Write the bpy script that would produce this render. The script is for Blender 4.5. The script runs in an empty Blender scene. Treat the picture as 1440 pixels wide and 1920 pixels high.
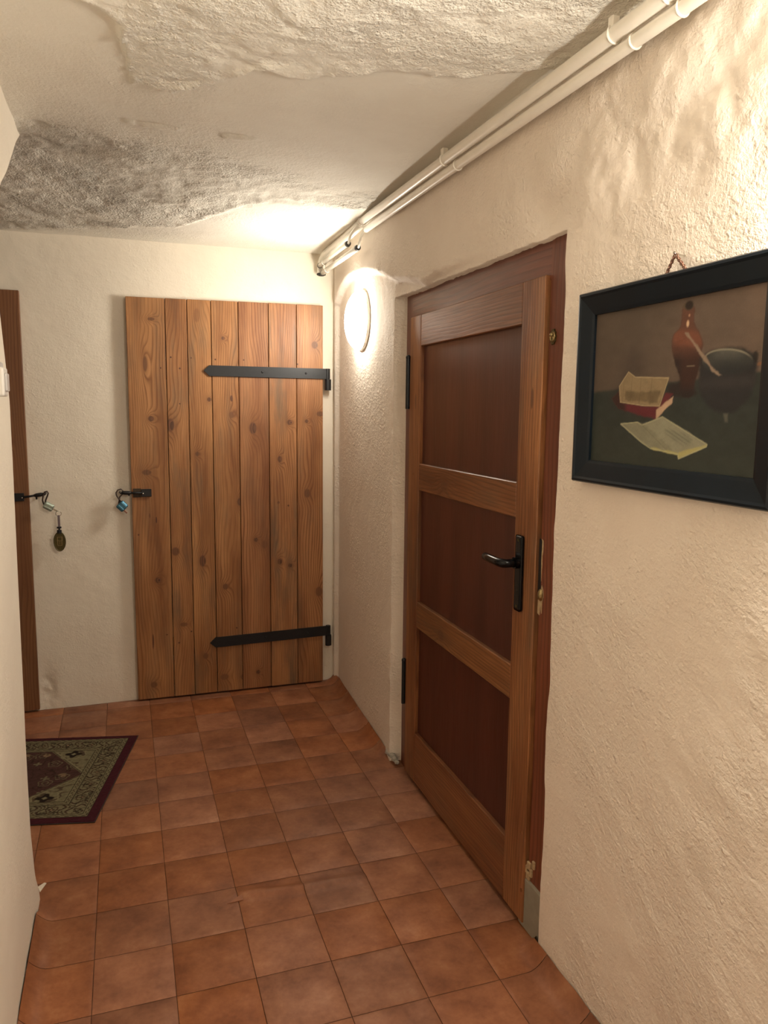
import bpy, bmesh, math, random
import numpy as np
from mathutils import Matrix, Vector

random.seed(7)
C = bpy.context.scene
COL = C.collection
PI = math.pi

# ------------------------------------------------------------------ camera
CAM_H = 1.4971
PITCH, ROLL, YAW = 0.131878, 0.01066806, 0.32827
fw = Vector((math.sin(YAW) * math.cos(PITCH), math.cos(YAW) * math.cos(PITCH), -math.sin(PITCH)))
rt0 = Vector((math.cos(YAW), -math.sin(YAW), 0))
up0 = rt0.cross(fw)
rt = rt0 * math.cos(ROLL) + up0 * math.sin(ROLL)
up = -rt0 * math.sin(ROLL) + up0 * math.cos(ROLL)
cam = bpy.data.objects.new('camera', bpy.data.cameras.new('camera'))
COL.objects.link(cam)
cam.matrix_world = Matrix(((rt.x, up.x, -fw.x, 0), (rt.y, up.y, -fw.y, 0), (rt.z, up.z, -fw.z, CAM_H), (0, 0, 0, 1)))
cam.data.sensor_fit = 'HORIZONTAL'
cam.data.sensor_width = 36
cam.data.lens = 1430.85 / 1440 * 36
cam.data.clip_start = 0.02
C.camera = cam

# ------------------------------------------------------------------ world, light levels, exposure
w = bpy.data.worlds.new('world'); C.world = w; w.use_nodes = True
w.node_tree.nodes['Background'].inputs[0].default_value = (0.02, 0.018, 0.015, 1)
w.node_tree.nodes['Background'].inputs[1].default_value = 0.2
C.view_settings.view_transform = 'Standard'
C.view_settings.look = 'None'
C.view_settings.gamma = 1
C.view_settings.use_curve_mapping = False
C.view_settings.exposure = 1.12
LAMP_COLOR = (1.0, 0.915, 0.775)
LAMP_FAR = 32.0        # glow of the wall lamp beside the back door
LAMP_NEAR = 60.0       # glow of its twin beside the picture, just outside the frame
LAMP_FILL = 14.0     # added fill lamp behind the camera, unseen
C.cycles.max_bounces = 8
C.cycles.diffuse_bounces = 6

# ------------------------------------------------------------------ helpers
def set_label(o, label=None, cat=None, group=None, kind=None):
    if label: o['label'] = label
    if cat: o['category'] = cat
    if group: o['group'] = group
    if kind: o['kind'] = kind
    return o

def empty(name, loc=(0, 0, 0), rotz=0.0):
    o = bpy.data.objects.new(name, None)
    o.empty_display_size = 0.05
    o.location = loc; o.rotation_euler = (0, 0, rotz)
    COL.objects.link(o)
    return o

def link(name, me, mat=None, parent=None, smooth=False, loc=None, rot=None):
    o = bpy.data.objects.new(name, me)
    COL.objects.link(o)
    if mat is not None and not me.materials: me.materials.append(mat)
    if parent is not None: o.parent = parent
    if loc is not None: o.location = loc
    if rot is not None: o.rotation_euler = rot
    if smooth: me.polygons.foreach_set('use_smooth', [True] * len(me.polygons))
    return o

def bm_mesh(name, bm):
    me = bpy.data.meshes.new(name)
    bmesh.ops.recalc_face_normals(bm, faces=bm.faces)
    bm.to_mesh(me); bm.free()
    return me

def add_box(bm, lo, hi, bev=0.0, seg=1):
    r = bmesh.ops.create_cube(bm, size=1)
    vs = r['verts']
    for v in vs:
        v.co = Vector([lo[i] + (v.co[i] + .5) * (hi[i] - lo[i]) for i in range(3)])
    if bev > 0:
        es = list({e for v in vs for e in v.link_edges})
        bmesh.ops.bevel(bm, geom=es, offset=bev, segments=seg, affect='EDGES', profile=.5)
    return bm

def box(name, lo, hi, mat, parent=None, bev=0.0, seg=1, smooth=False):
    bm = bmesh.new(); add_box(bm, lo, hi, bev, seg)
    return link(name, bm_mesh(name, bm), mat, parent, smooth)

def add_cyl(bm, p0, p1, r0, r1=None, seg=16):
    r1 = r0 if r1 is None else r1
    p0 = Vector(p0); p1 = Vector(p1); d = p1 - p0
    m = Matrix.Translation((p0 + p1) / 2) @ d.to_track_quat('Z', 'Y').to_matrix().to_4x4()
    bmesh.ops.create_cone(bm, cap_ends=True, segments=seg, radius1=r0, radius2=r1, depth=d.length, matrix=m)

def add_tube(bm, pts, r, seg=10, cap=True):
    pts = [Vector(p) for p in pts]; n = len(pts)
    rad = r if isinstance(r, (list, tuple)) else [r] * n
    rings = []; prev = None
    for i, p in enumerate(pts):
        t = (pts[min(i + 1, n - 1)] - pts[max(i - 1, 0)]).normalized()
        if prev is None:
            a = t.orthogonal().normalized()
        else:
            a = (prev - t * prev.dot(t)).normalized()
        prev = a; b = t.cross(a)
        rings.append([bm.verts.new(p + (a * math.cos(2 * PI * k / seg) + b * math.sin(2 * PI * k / seg)) * rad[i]) for k in range(seg)])
    for i in range(n - 1):
        for k in range(seg):
            f = bm.faces.new((rings[i][k], rings[i][(k + 1) % seg], rings[i + 1][(k + 1) % seg], rings[i + 1][k]))
            f.smooth = True
    if cap:
        bm.faces.new(rings[0][::-1]); bm.faces.new(rings[-1])

def add_torus(bm, center, normal, R, r, seg=20, rs=8, stretch=None):
    nrm = Vector(normal).normalized(); a = nrm.orthogonal().normalized() if stretch is None else Vector(stretch[0]).normalized()
    b = nrm.cross(a); sa = 1 if stretch is None else stretch[1]
    rings = []
    for i in range(seg):
        th = 2 * PI * i / seg
        d = a * math.cos(th) * sa + b * math.sin(th)
        dn = (a * math.cos(th) + b * math.sin(th)).normalized()
        c = Vector(center) + d * R
        rings.append([bm.verts.new(c + dn * r * math.cos(2 * PI * k / rs) + nrm * r * math.sin(2 * PI * k / rs)) for k in range(rs)])
    for i in range(seg):
        for k in range(rs):
            f = bm.faces.new((rings[i][k], rings[(i + 1) % seg][k], rings[(i + 1) % seg][(k + 1) % rs], rings[i][(k + 1) % rs]))
            f.smooth = True

def add_prism(bm, pts, lo, hi, plane='xz'):
    """polygon pts extruded between lo and hi along the third axis"""
    def P(a, b, c):
        return {'xz': (a, c, b), 'yz': (c, a, b), 'xy': (a, b, c)}[plane]
    A = [bm.verts.new(P(x, y, lo)) for x, y in pts]; B = [bm.verts.new(P(x, y, hi)) for x, y in pts]
    n = len(pts)
    bm.faces.new(A); bm.faces.new(B[::-1])
    for i in range(n):
        bm.faces.new((A[i], B[i], B[(i + 1) % n], A[(i + 1) % n]))

def sstep(a, b, x):
    t = np.clip((x - a) / (b - a), 0, 1)
    return t * t * (3 - 2 * t)

# --- value noise on arrays
_R = np.random.RandomState(11)
_P = _R.permutation(4096); _V = _R.rand(4096)
def vnoise(x, y, s=0):
    xi = np.floor(x).astype(int); yi = np.floor(y).astype(int)
    xf = x - xi; yf = y - yi
    xf = xf * xf * xf * (xf * (xf * 6 - 15) + 10); yf = yf * yf * yf * (yf * (yf * 6 - 15) + 10)
    def h(a, b): return _V[(_P[(a + s * 57) & 4095] + b * 1) & 4095]
    def hh(a, b): return _V[_P[(_P[(a + s * 57) & 4095] + b) & 4095]]
    v00, v10, v01, v11 = hh(xi, yi), hh(xi + 1, yi), hh(xi, yi + 1), hh(xi + 1, yi + 1)
    return ((v00 * (1 - xf) + v10 * xf) * (1 - yf) + (v01 * (1 - xf) + v11 * xf) * yf) * 2 - 1
def fbm(x, y, s=0, o=4, g=.5):
    x = np.asarray(x, float); y = np.asarray(y, float)
    r = 0; a = 1; t = 0
    for i in range(o):
        r = r + a * vnoise(x * 2 ** i + 13.7 * i, y * 2 ** i - 7.1 * i, s + i); t += a; a *= g
    return r / t

def grid_mesh(name, V, mat, attr=None, parent=None, flip=False):
    """V: (n, m, 3) array of points -> one smooth sheet"""
    n, m = V.shape[:2]
    me = bpy.data.meshes.new(name)
    idx = np.arange(n * m).reshape(n, m)
    q = np.stack([idx[:-1, :-1], idx[1:, :-1], idx[1:, 1:], idx[:-1, 1:]], -1).reshape(-1, 4)
    if flip: q = q[:, ::-1]
    me.vertices.add(n * m); me.vertices.foreach_set('co', V.reshape(-1).astype(np.float32))
    me.loops.add(q.size); me.loops.foreach_set('vertex_index', q.reshape(-1).astype(np.int32))
    me.polygons.add(len(q)); me.polygons.foreach_set('loop_start', (np.arange(len(q)) * 4).astype(np.int32))
    me.polygons.foreach_set('use_smooth', np.ones(len(q), bool))
    me.update(calc_edges=True)
    if attr is not None:
        a = me.color_attributes.new('Col', 'FLOAT_COLOR', 'POINT')
        c = np.ones((n * m, 4), np.float32); c[:, :3] = attr.reshape(-1, 3)
        a.data.foreach_set('color', c.reshape(-1))
    return link(name, me, mat, parent)

# ------------------------------------------------------------------ materials
class NT:
    def __init__(self, name):
        self.m = bpy.data.materials.new(name); self.m.use_nodes = True
        self.t = self.m.node_tree; self.N = self.t.nodes
        self.b = self.N['Principled BSDF']
    def new(self, typ, **kw):
        n = self.N.new(typ)
        for k, v in kw.items(): setattr(n, k, v)
        return n
    def put(self, sock, v):
        if isinstance(v, bpy.types.NodeSocket): self.t.links.new(v, sock)
        elif v is not None: sock.default_value = v
    def math(self, op, a, b=None, c=None, clamp=False):
        n = self.new('ShaderNodeMath', operation=op, use_clamp=clamp)
        for i, v in enumerate((a, b, c)):
            if v is not None: self.put(n.inputs[i], v)
        return n.outputs[0]
    def noise(self, vec, scale, detail=3, rough=.5, wv=None, dist=0.0):
        n = self.new('ShaderNodeTexNoise', noise_dimensions='4D' if wv is not None else '3D')
        self.put(n.inputs['Vector'], vec); n.inputs['Scale'].default_value = scale
        n.inputs['Detail'].default_value = detail; n.inputs['Roughness'].default_value = rough
        n.inputs['Distortion'].default_value = dist
        if wv is not None: self.put(n.inputs['W'], wv)
        return n.outputs['Fac']
    def scale(self, vec, s):
        n = self.new('ShaderNodeVectorMath', operation='MULTIPLY'); self.put(n.inputs[0], vec); n.inputs[1].default_value = s
        return n.outputs[0]
    def ramp(self, fac, stops, interp='LINEAR'):
        n = self.new('ShaderNodeValToRGB'); e = n.color_ramp.elements; n.color_ramp.interpolation = interp
        while len(e) < len(stops): e.new(.5)
        for el, (p, c) in zip(e, stops):
            el.position = p; el.color = (c, c, c, 1) if isinstance(c, (int, float)) else (*c[:3], 1)
        self.put(n.inputs[0], fac); return n.outputs['Color']
    def mix(self, fac, a, b, mode='MIX'):
        n = self.new('ShaderNodeMix', data_type='RGBA', blend_type=mode)
        self.put(n.inputs[0], fac)
        for s, v in ((n.inputs[6], a), (n.inputs[7], b)):
            self.put(s, (*v, 1) if isinstance(v, tuple) and len(v) == 3 else v)
        return n.outputs[2]
    def mapr(self, v, a, b, c=0.0, d=1.0, smooth=False):
        n = self.new('ShaderNodeMapRange', interpolation_type='SMOOTHSTEP' if smooth else 'LINEAR')
        self.put(n.inputs[0], v); self.put(n.inputs[1], a); self.put(n.inputs[2], b); n.inputs[3].default_value = c; n.inputs[4].default_value = d
        return n.outputs[0]
    def bump(self, h, strength, dist, nrm=None):
        n = self.new('ShaderNodeBump'); n.inputs['Strength'].default_value = strength; n.inputs['Distance'].default_value = dist
        self.put(n.inputs['Height'], h)
        if nrm is not None: self.put(n.inputs['Normal'], nrm)
        return n.outputs[0]
    def base(self, c): self.put(self.b.inputs['Base Color'], (*c, 1) if isinstance(c, tuple) and len(c) == 3 else c)
    def set(self, **kw):
        for k, v in kw.items(): self.put(self.b.inputs[k.replace('_', ' ')], v)
        return self

def plain(name, col, rough=.5, metal=0.0, var=.12, scale=40, bump=0.0, spec=.5):
    t = NT(name)
    co = t.new('ShaderNodeTexCoord').outputs['Object']
    n = t.noise(co, scale, 3)
    t.base(t.mix(n, tuple(c * (1 - var) for c in col), tuple(min(1, c * (1 + var)) for c in col)))
    t.set(Roughness=rough, Metallic=metal, Specular_IOR_Level=spec)
    if bump: t.put(t.b.inputs['Normal'], t.bump(n, bump, .002))
    return t.m

def plaster(name, light, dark, grain=.35, lumps=.25, grey_band=False):
    t = NT(name)
    co = t.new('ShaderNodeNewGeometry').outputs['Position']
    big = t.noise(co, 2.2, 4, .55)
    mid = t.noise(co, 9, 4, .6)
    c = t.mix(t.mapr(t.math('ADD', t.math('MULTIPLY', big, .6), t.math('MULTIPLY', mid, .4)), .36, .66), dark, light)
    spots = t.mapr(t.noise(co, 31, 2), .70, .80)
    c = t.mix(t.math('MULTIPLY', spots, .12), c, tuple(x * .72 for x in dark))
    if grey_band:
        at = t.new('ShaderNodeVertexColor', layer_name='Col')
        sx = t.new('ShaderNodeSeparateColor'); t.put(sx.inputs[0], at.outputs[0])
        grey_mix = t.math('MULTIPLY', sx.outputs[0], t.mapr(t.noise(co, 14, 6, .68), .28, .62, .35, 1))
        c = t.mix(grey_mix, c, (.30, .272, .232))
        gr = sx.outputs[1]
    t.base(c)
    # sand grain, trowel drags and small pimples
    rot = t.new('ShaderNodeVectorRotate', rotation_type='X_AXIS'); t.put(rot.inputs['Vector'], co); rot.inputs['Angle'].default_value = -.37
    g1 = t.noise(co, 120, 3, .62)
    g2 = t.noise(t.scale(rot.outputs[0], (60, 42, 80)), 1.0, 3, .6)
    drag = t.noise(t.scale(rot.outputs[0], (14, 7, 30)), 1.6, 5, .62, dist=.4)
    pim = t.mapr(t.noise(co, 46, 2, .4), .60, .78, smooth=True)
    patch = t.mapr(t.noise(co, 3.1, 3, .5), .40, .60, .35, 1.25)
    h = t.math('ADD', t.math('MULTIPLY', t.math('ADD', g1, g2), grain), t.math('ADD', t.math('MULTIPLY', drag, lumps), t.math('MULTIPLY', pim, .22 * lumps / .25)))
    h = t.math('MULTIPLY', h, patch)
    if grey_band:
        h = t.math('MULTIPLY', h, t.math('ADD', .25, t.math('MULTIPLY', gr, 2.3)))
    t.put(t.b.inputs['Normal'], t.bump(h, 1.0, .0078))
    t.set(Roughness=.82, Specular_IOR_Level=.25)
    return t.m

def wood(name, light, dark, line, knots=(), freq=38, wob=.9, rough=.48, grey=.0, streak=.35, coat=0.0, knotcol=(.07, .028, .014), tone=1.0, pits=True, bumpy=.25):
    """boards with the long axis along local Z; knots are (x, z, rx, rz, strength) on the board's face"""
    t = NT(name)
    co = t.new('ShaderNodeTexCoord').outputs['Object']
    rnd = t.new('ShaderNodeObjectInfo').outputs['Random']
    W = t.math('MULTIPLY', rnd, 41.0)
    sp = t.new('ShaderNodeSeparateXYZ'); t.put(sp.inputs[0], co)
    x, z = sp.outputs[0], sp.outputs[2]
    n1 = t.noise(t.scale(co, (5.5, 5.5, 1.15)), 1.0, 2, .45, W)
    n2 = t.noise(t.scale(co, (22, 22, 3.2)), 1.0, 2, .5, W)
    ph = t.math('ADD', t.math('MULTIPLY', x, float(freq) * 2.6), t.math('ADD', t.math('MULTIPLY', n1, wob * 17), t.math('MULTIPLY', n2, wob * 1.5)))
    kmask = None; halo = None
    for (kx, kz, rx, rz, s) in knots:
        dx = t.math('DIVIDE', t.math('SUBTRACT', x, kx), rx)
        dz = t.math('DIVIDE', t.math('SUBTRACT', z, kz), rz)
        d = t.math('SQRT', t.math('ADD', t.math('MULTIPLY', dx, dx), t.math('MULTIPLY', dz, dz)))
        m = t.math('MULTIPLY', t.mapr(d, 1.15, .75, smooth=True), min(1.0, .92 * s))
        kmask = m if kmask is None else t.math('MAXIMUM', kmask, m)
        if rx > .008:
            hz = t.math('DIVIDE', t.math('SUBTRACT', z, kz), rz * 2.3)
            hx = t.math('DIVIDE', t.math('SUBTRACT', x, kx), rx * 2.0)
            e = t.math('EXPONENT', t.math('MULTIPLY', t.math('ADD', t.math('MULTIPLY', hx, hx), t.math('MULTIPLY', hz, hz)), -1.0))
            e = t.math('MULTIPLY', e, s)
            halo = e if halo is None else t.math('ADD', halo, e)
    if halo is not None:
        ph = t.math('ADD', ph, t.math('MULTIPLY', halo, 3.4))
    fr = t.math('FRACT', ph)
    ring = t.ramp(fr, [(0, .0), (.50, .18), (.82, 1.0), (.93, .5), (1, 0)])
    broad = t.noise(t.scale(co, (9, 9, 1.3)), 1.0, 4, .6, t.math('ADD', W, 5.0))
    c = t.mix(t.mapr(broad, .34, .64), dark, light)
    c = t.mix(t.math('MULTIPLY', ring, t.mapr(t.noise(t.scale(co, (8, 8, 1.5)), 1.0, 2, .5, t.math('ADD', W, 9.0)), .3, .65, .2, .85)), c, line)
    fib = t.noise(t.scale(co, (330, 330, 7)), 1.0, 3, .6, W)
    c = t.mix(t.math('MULTIPLY', t.mapr(fib, .38, .74), streak), c, tuple(v * .55 for v in dark))
    if grey:
        gm = t.mapr(t.noise(t.scale(co, (13, 13, 2.4)), 1.0, 5, .62, t.math('ADD', W, 17.0)), .50, .74)
        c = t.mix(t.math('MULTIPLY', gm, grey), c, (.105, .083, .056))
    # each board has its own tone
    hs = t.new('ShaderNodeHueSaturation')
    t.put(hs.inputs['Value'], t.mapr(rnd, 0, 1, .88 * tone, 1.10 * tone)); t.put(hs.inputs['Color'], c)
    t.put(hs.inputs['Hue'], t.mapr(rnd, 0, 1, .497, .504))
    c = hs.outputs[0]
    if halo is not None:
        c = t.mix(t.math('MULTIPLY', t.math('MINIMUM', halo, 1.0), .42), c, tuple(v * .62 for v in dark))
    if kmask is not None:
        kc = t.mix(t.mapr(fr, .2, .9), knotcol, tuple(min(1, v * 2.3) for v in knotcol))
        c = t.mix(kmask, c, kc)
    t.base(c)
    h = t.math('ADD', t.math('MULTIPLY', ring, -.5), t.math('MULTIPLY', fib, -.6))
    t.put(t.b.inputs['Normal'], t.bump(h, bumpy, .0012))
    t.set(Roughness=t.mapr(fib, .3, .7, rough - .06, rough + .1), Specular_IOR_Level=.4, Coat_Weight=coat, Coat_Roughness=.22)
    return t.m

def tile_mat():
    t = NT('terracotta_vinyl')
    pos = t.new('ShaderNodeNewGeometry').outputs['Position']
    rnd = t.new('ShaderNodeObjectInfo').outputs['Random']
    cl = t.noise(pos, 8.5, 5, .62, t.math('MULTIPLY', rnd, 30.0))
    fine = t.noise(pos, 62, 4, .65)
    c = t.ramp(t.math('ADD', t.math('MULTIPLY', cl, .78), t.math('MULTIPLY', fine, .22)),
               [(.30, (.150, .052, .024)), (.44, (.225, .083, .037)), (.56, (.295, .115, .052)), (.72, (.40, .185, .092))])
    hs = t.new('ShaderNodeHueSaturation')
    t.put(hs.inputs['Value'], t.mapr(rnd, 0, 1, .84, 1.13)); t.put(hs.inputs['Saturation'], t.mapr(t.math('FRACT', t.math('MULTIPLY', rnd, 7.3)), 0, 1, .9, 1.06)); t.put(hs.inputs['Color'], c)
    c = hs.outputs[0]
    # scuffs and wear
    sc = t.mapr(t.noise(t.scale(pos, (5, 9, 5)), 1.0, 6, .7), .60, .78)
    c = t.mix(t.math('MULTIPLY', sc, .09), c, (.42, .22, .12))
    t.base(c)
    t.put(t.b.inputs['Normal'], t.bump(t.math('ADD', t.math('MULTIPLY', fine, .5), cl), .35, .002))
    t.set(Roughness=t.mapr(cl, .3, .7, .58, .46), Specular_IOR_Level=.35)
    return t.m

def vcol(name, rough=.6, weave=0.0, spec=.4, coat=0.0):
    t = NT(name)
    at = t.new('ShaderNodeVertexColor', layer_name='Col')
    co = t.new('ShaderNodeTexCoord').outputs['Object']
    n = t.noise(co, 420, 2)
    t.base(t.mix(t.math('MULTIPLY', n, .25), at.outputs[0], (0.02, 0.015, 0.012)))
    t.set(Roughness=rough, Specular_IOR_Level=spec, Coat_Weight=coat, Coat_Roughness=.3)
    if weave: t.put(t.b.inputs['Normal'], t.bump(n, weave, .001))
    return t.m

def glow(name, strength):
    t = NT(name)
    co = t.new('ShaderNodeTexCoord').outputs['Object']
    n = t.noise(co, 6, 2)
    e = t.new('ShaderNodeEmission')
    t.put(e.inputs[0], t.mix(n, tuple(v * .97 for v in LAMP_COLOR), LAMP_COLOR)); e.inputs[1].default_value = strength
    t.t.links.new(e.outputs[0], t.N['Material Output'].inputs[0])
    t.N.remove(t.b)
    return t.m

M = {}
M['wall'] = plaster('cream_lime_plaster', (.815, .735, .65), (.76, .675, .588), grain=.40, lumps=.24)
M['wall_fine'] = plaster('smooth_cream_plaster', (.81, .75, .645), (.765, .70, .60), grain=.12, lumps=.09)
M['ceiling'] = plaster('ceiling_plaster', (.84, .82, .75), (.78, .75, .675), grain=.60, lumps=.28, grey_band=True)
M['joint'] = plain('dark_floor_joint', (.085, .034, .018), .8)
M['tile'] = tile_mat()
M['iron'] = plain('black_painted_iron', (.013, .014, .017), .42, .3, .2, 60, .15)
M['black'] = plain('glossy_black_plastic', (.003, .003, .004), .2, 0, .1, 30, 0, .28)
M['pipe'] = plain('cream_painted_conduit', (.83, .79, .71), .36, 0, .04, 25, .1)
M['pipe_gloss'] = plain('glossy_white_enamel', (.78, .75, .67), .12, 0, .03, 20)
M['chrome'] = plain('polished_steel', (.70, .68, .62), .16, 1.0, .06, 30)
M['rubber'] = plain('dark_rubber', (.02, .018, .016), .6)
M['brass'] = plain('old_brass', (.33, .25, .12), .36, .9, .35, 160, .4)
M['brass_dark'] = plain('tarnished_brass', (.105, .085, .032), .42, .65, .3, 200, .35)
M['lock_steel'] = plain('galvanised_padlock_steel', (.44, .54, .49), .3, .75, .12, 50)
M['lock_blue'] = plain('blue_anodised_padlock', (.07, .20, .30), .26, .65, .12, 50)
M['shackle'] = plain('dull_steel_rod', (.12, .095, .085), .35, .8, .2, 80)
M['strap'] = plain('worn_grey_leather', (.17, .13, .14), .6)
M['copper'] = plain('copper_chain_metal', (.28, .15, .11), .3, .9, .15, 90)
M['frame_black'] = plain('blue_black_lacquer', (.0038, .0085, .0145), .36, 0, .35, 18, .05, .3)
M['rust'] = plain('rusty_bruised_patch', (.045, .028, .016), .7, .2, .5, 150, .5)
M['stone'] = plain('pale_worn_stone', (.27, .25, .20), .8, 0, .2, 30, .5)
M['cement'] = plain('rough_grey_cement', (.36, .335, .29), .9, 0, .3, 70, .8)
M['switch'] = plain('white_switch_plastic', (.72, .70, .66), .35, 0, .03, 20)
M['switch_clear'] = plain('greyish_switch_plastic', (.50, .48, .47), .3, 0, .05, 20)
M['raw'] = plain('splintered_bare_wood', (.42, .31, .18), .75, 0, .35, 120, .7)
M['dark_gap'] = plain('blackened_mortise', (.010, .007, .005), .8)
M['lamp_far'] = glow('opal_glass_lit', LAMP_FAR)
M['lamp_near'] = glow('opal_glass_lit_near', LAMP_NEAR)
M['lamp_fill'] = glow('fill_lamp_glow', LAMP_FILL)
M['mat'] = vcol('woven_oriental_pile', .95, .8, .1)
M['oil'] = vcol('oil_on_canvas', .5, .25, .35, 0.08)

PINE = dict(light=(.46, .218, .088), dark=(.215, .083, .029), line=(.135, .044, .014))
M['pine_edge'] = wood('pine_old_plain', **PINE, freq=30, grey=.3)
OAK = dict(light=(.44, .190, .080), dark=(.165, .052, .020), line=(.085, .026, .010))
M['stile'] = wood('stained_spruce_stile', **OAK, freq=30, wob=.5, rough=.40, streak=.8, coat=.10, grey=.6,
                  knots=[(.03, 1.6, .006, .02, .8), (-.012, .6, .008, .03, .8), (.018, .9, .005, .03, .6)])
M['rail'] = wood('stained_spruce_rail', light=(.355, .150, .060), dark=(.145, .051, .020), line=(.085, .032, .011), freq=30, wob=.5, rough=.42, streak=.45, grey=.45, coat=.12,
                 knots=[(.012, .14, .02, .028, .55)])
M['rail_plain'] = wood('stained_spruce_rail_plain', light=(.335, .138, .054), dark=(.145, .050, .020), line=(.09, .033, .011), freq=30, wob=.5, rough=.40, streak=.45, grey=.45, coat=.15)
M['frame'] = wood('red_brown_painted_frame', light=(.215, .066, .034), dark=(.125, .034, .017), line=(.08, .022, .012), freq=20, wob=.3, rough=.36, streak=.25, coat=.15)
M['panel'] = wood('dark_red_hardboard', light=(.092, .023, .0145), dark=(.058, .0135, .0085), line=(.048, .011, .007), freq=2, wob=.06, rough=.34, streak=.12, coat=.22, bumpy=.08)

# ------------------------------------------------------------------ the setting
Y_BACK = 4.0
X_LEFT = -0.29
def wall_x(y):
    y = np.asarray(y, float)
    near = 1.045
    b = np.where(y < 2.92, near, 1.04 + .045 * np.clip((y - 2.95) / 1.05, 0, 1))
    # soft cove into the back wall
    b = b - .021 * np.clip((y - 3.924) / .030, 0, 1) + .022 * np.clip((y - 3.960) / .035, 0, 1)
    return b

# --- right wall: one sheet with the recess for the door
OP_Y0, OP_Y1, OP_Z = 1.710, 2.940, 1.942
def build_right_wall():
    ys = np.concatenate([np.arange(-1.6, .8, .06), np.arange(.8, 1.68, .008), np.linspace(1.68, OP_Y0 - .008, 5), [OP_Y0 - .003, OP_Y0, OP_Y0 + .0005],
                         np.linspace(OP_Y0 + .02, OP_Y1 - .045, 90), [OP_Y1 - .040, OP_Y1 - .002, OP_Y1 + .004], np.arange(OP_Y1 + .012, 4.03, .008)])
    zs = np.concatenate([np.linspace(-.02, OP_Z - .03, 235), [OP_Z - .015, OP_Z - .001, OP_Z, OP_Z + .004, OP_Z + .010], np.arange(OP_Z + .018, 2.46, .008)])
    Yg, Zg = np.meshgrid(ys, zs, indexing='ij')
    x = wall_x(Yg)
    # relief
    rough = .35 + .65 * sstep(1.75, 1.2, Yg)
    x = x + .0055 * fbm(Yg * 2.6, Zg * 2.6, 3, 3) * rough + .0022 * fbm(Yg * 11, Zg * 11, 5, 4, .6) * rough
    # diagonal trowel ridges low on the near wall
    u = Yg * .8 + Zg * .6
    v = -Yg * .6 + Zg * .8
    near = sstep(1.75, 1.55, Yg)
    x = x - .0028 * near * np.clip(fbm(u * 4, v * 17, 8, 3), 0, 1) * sstep(1.3, 1.0, Zg)
    # lumpy old render under the conduits
    lump = near * sstep(1.86, 2.05, Zg)
    x = x + lump * (.015 * fbm(Yg * 6, Zg * 6, 21, 4, .6) + .005 * fbm(Yg * 18, Zg * 18, 22, 3))
    # hollow patch and lip above the door's near corner
    x = x + .010 * np.exp(-(((Yg - 1.80) / .10) ** 2 + ((Zg - 2.02) / .055) ** 2)) - .006 * np.exp(-(((Yg - 1.78) / .07) ** 2 + ((Zg - 2.13) / .07) ** 2))
    # thick upper render that overhangs the lamp and the far half of the door
    za = np.interp(Yg, [1.74, 2.3, 2.61, 2.94, 3.12, 3.31, 3.60, 3.70, 3.80, 3.87, 3.92, 4.0], [1.95, 1.95, 1.945, 2.000, 2.060, 2.095, 2.118, 2.112, 2.09, 2.06, 2.03, 2.03])
    za = za + .007 * fbm(Yg * 22, Yg * 0, 31, 3) * sstep(3.3, 3.0, Yg)
    over = sstep(0, .022, Zg - za) * sstep(2.0, 2.75, Yg)
    x = x - .030 * over * (1 - .5 * sstep(0, .25, Zg - za)) * (1 - np.clip((Yg - 3.924) / .030, 0, 1))
    x = x + over * sstep(3.25, 3.0, Yg) * np.exp(-((Zg - za - .03) / .03) ** 2) * .005 * fbm(Yg * 40, Zg * 14, 33, 3)
    # ragged plaster along the arris beside the frame
    ar = np.exp(-((Yg - 2.955) / .018) ** 2)
    x = x + ar * .003 * fbm(Yg * 5, Zg * 30, 41, 3)
    # the door recess
    ragged_z = .005 * fbm(Yg * 26, Yg * 0, 51, 4, .65) + .010 * sstep(2.2, 1.75, Yg) * 0
    ragged_y = .007 * fbm(Zg * 9, Zg * 0, 61, 3) - .004
    Y2 = Yg + ragged_y * np.exp(-((Yg - OP_Y0) / .03) ** 2)
    Z2 = Zg + ragged_z * np.exp(-((Zg - OP_Z) / .025) ** 2) * sstep(1.72, 1.80, Yg)
    inside = (Yg > OP_Y0 - .0001) & (Yg < OP_Y1 - .001) & (Zg < OP_Z - .0005)
    splay = np.where(Yg > OP_Y1 - .042, 1.088, 1.135)
    deep = np.where(inside, splay, x)
    rim = (Yg > OP_Y0 - .004) & (Yg <= OP_Y0 - .0001) & (Zg < OP_Z)
    deep = np.where(rim, deep + .006, deep)
    # base of the near corner is broken away
    ob = grid_mesh('wall_right', np.stack([deep, Y2, Z2], -1), M['wall'])
    set_label(ob, 'long cream plaster wall carrying the panelled door, the lamp and the picture', kind='structure')
build_right_wall()

# --- back wall
def build_back_wall():
    xs = np.concatenate([np.arange(-2.0, -.6, .05), np.arange(-.6, 1.13, .01)]); zs = np.arange(-.02, 2.46, .01)
    X, Z = np.meshgrid(xs, zs, indexing='ij')
    y = Y_BACK + .006 * fbm(X * 2, Z * 2, 71, 3) + .0022 * fbm(X * 9, Z * 9, 72, 4, .6)
    # crumbled plaster low beside the left door
    cr = np.exp(-(((X + .40) / .035) ** 2 + ((Z - .10) / .10) ** 2))
    y = y + cr * (.012 + .012 * fbm(X * 40, Z * 40, 73, 3))
    ob = grid_mesh('wall_back', np.stack([X, y, Z], -1), M['wall_fine'], flip=True)
    set_label(ob, 'cream plaster end wall behind the two plank doors', kind='structure')
build_back_wall()

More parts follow.
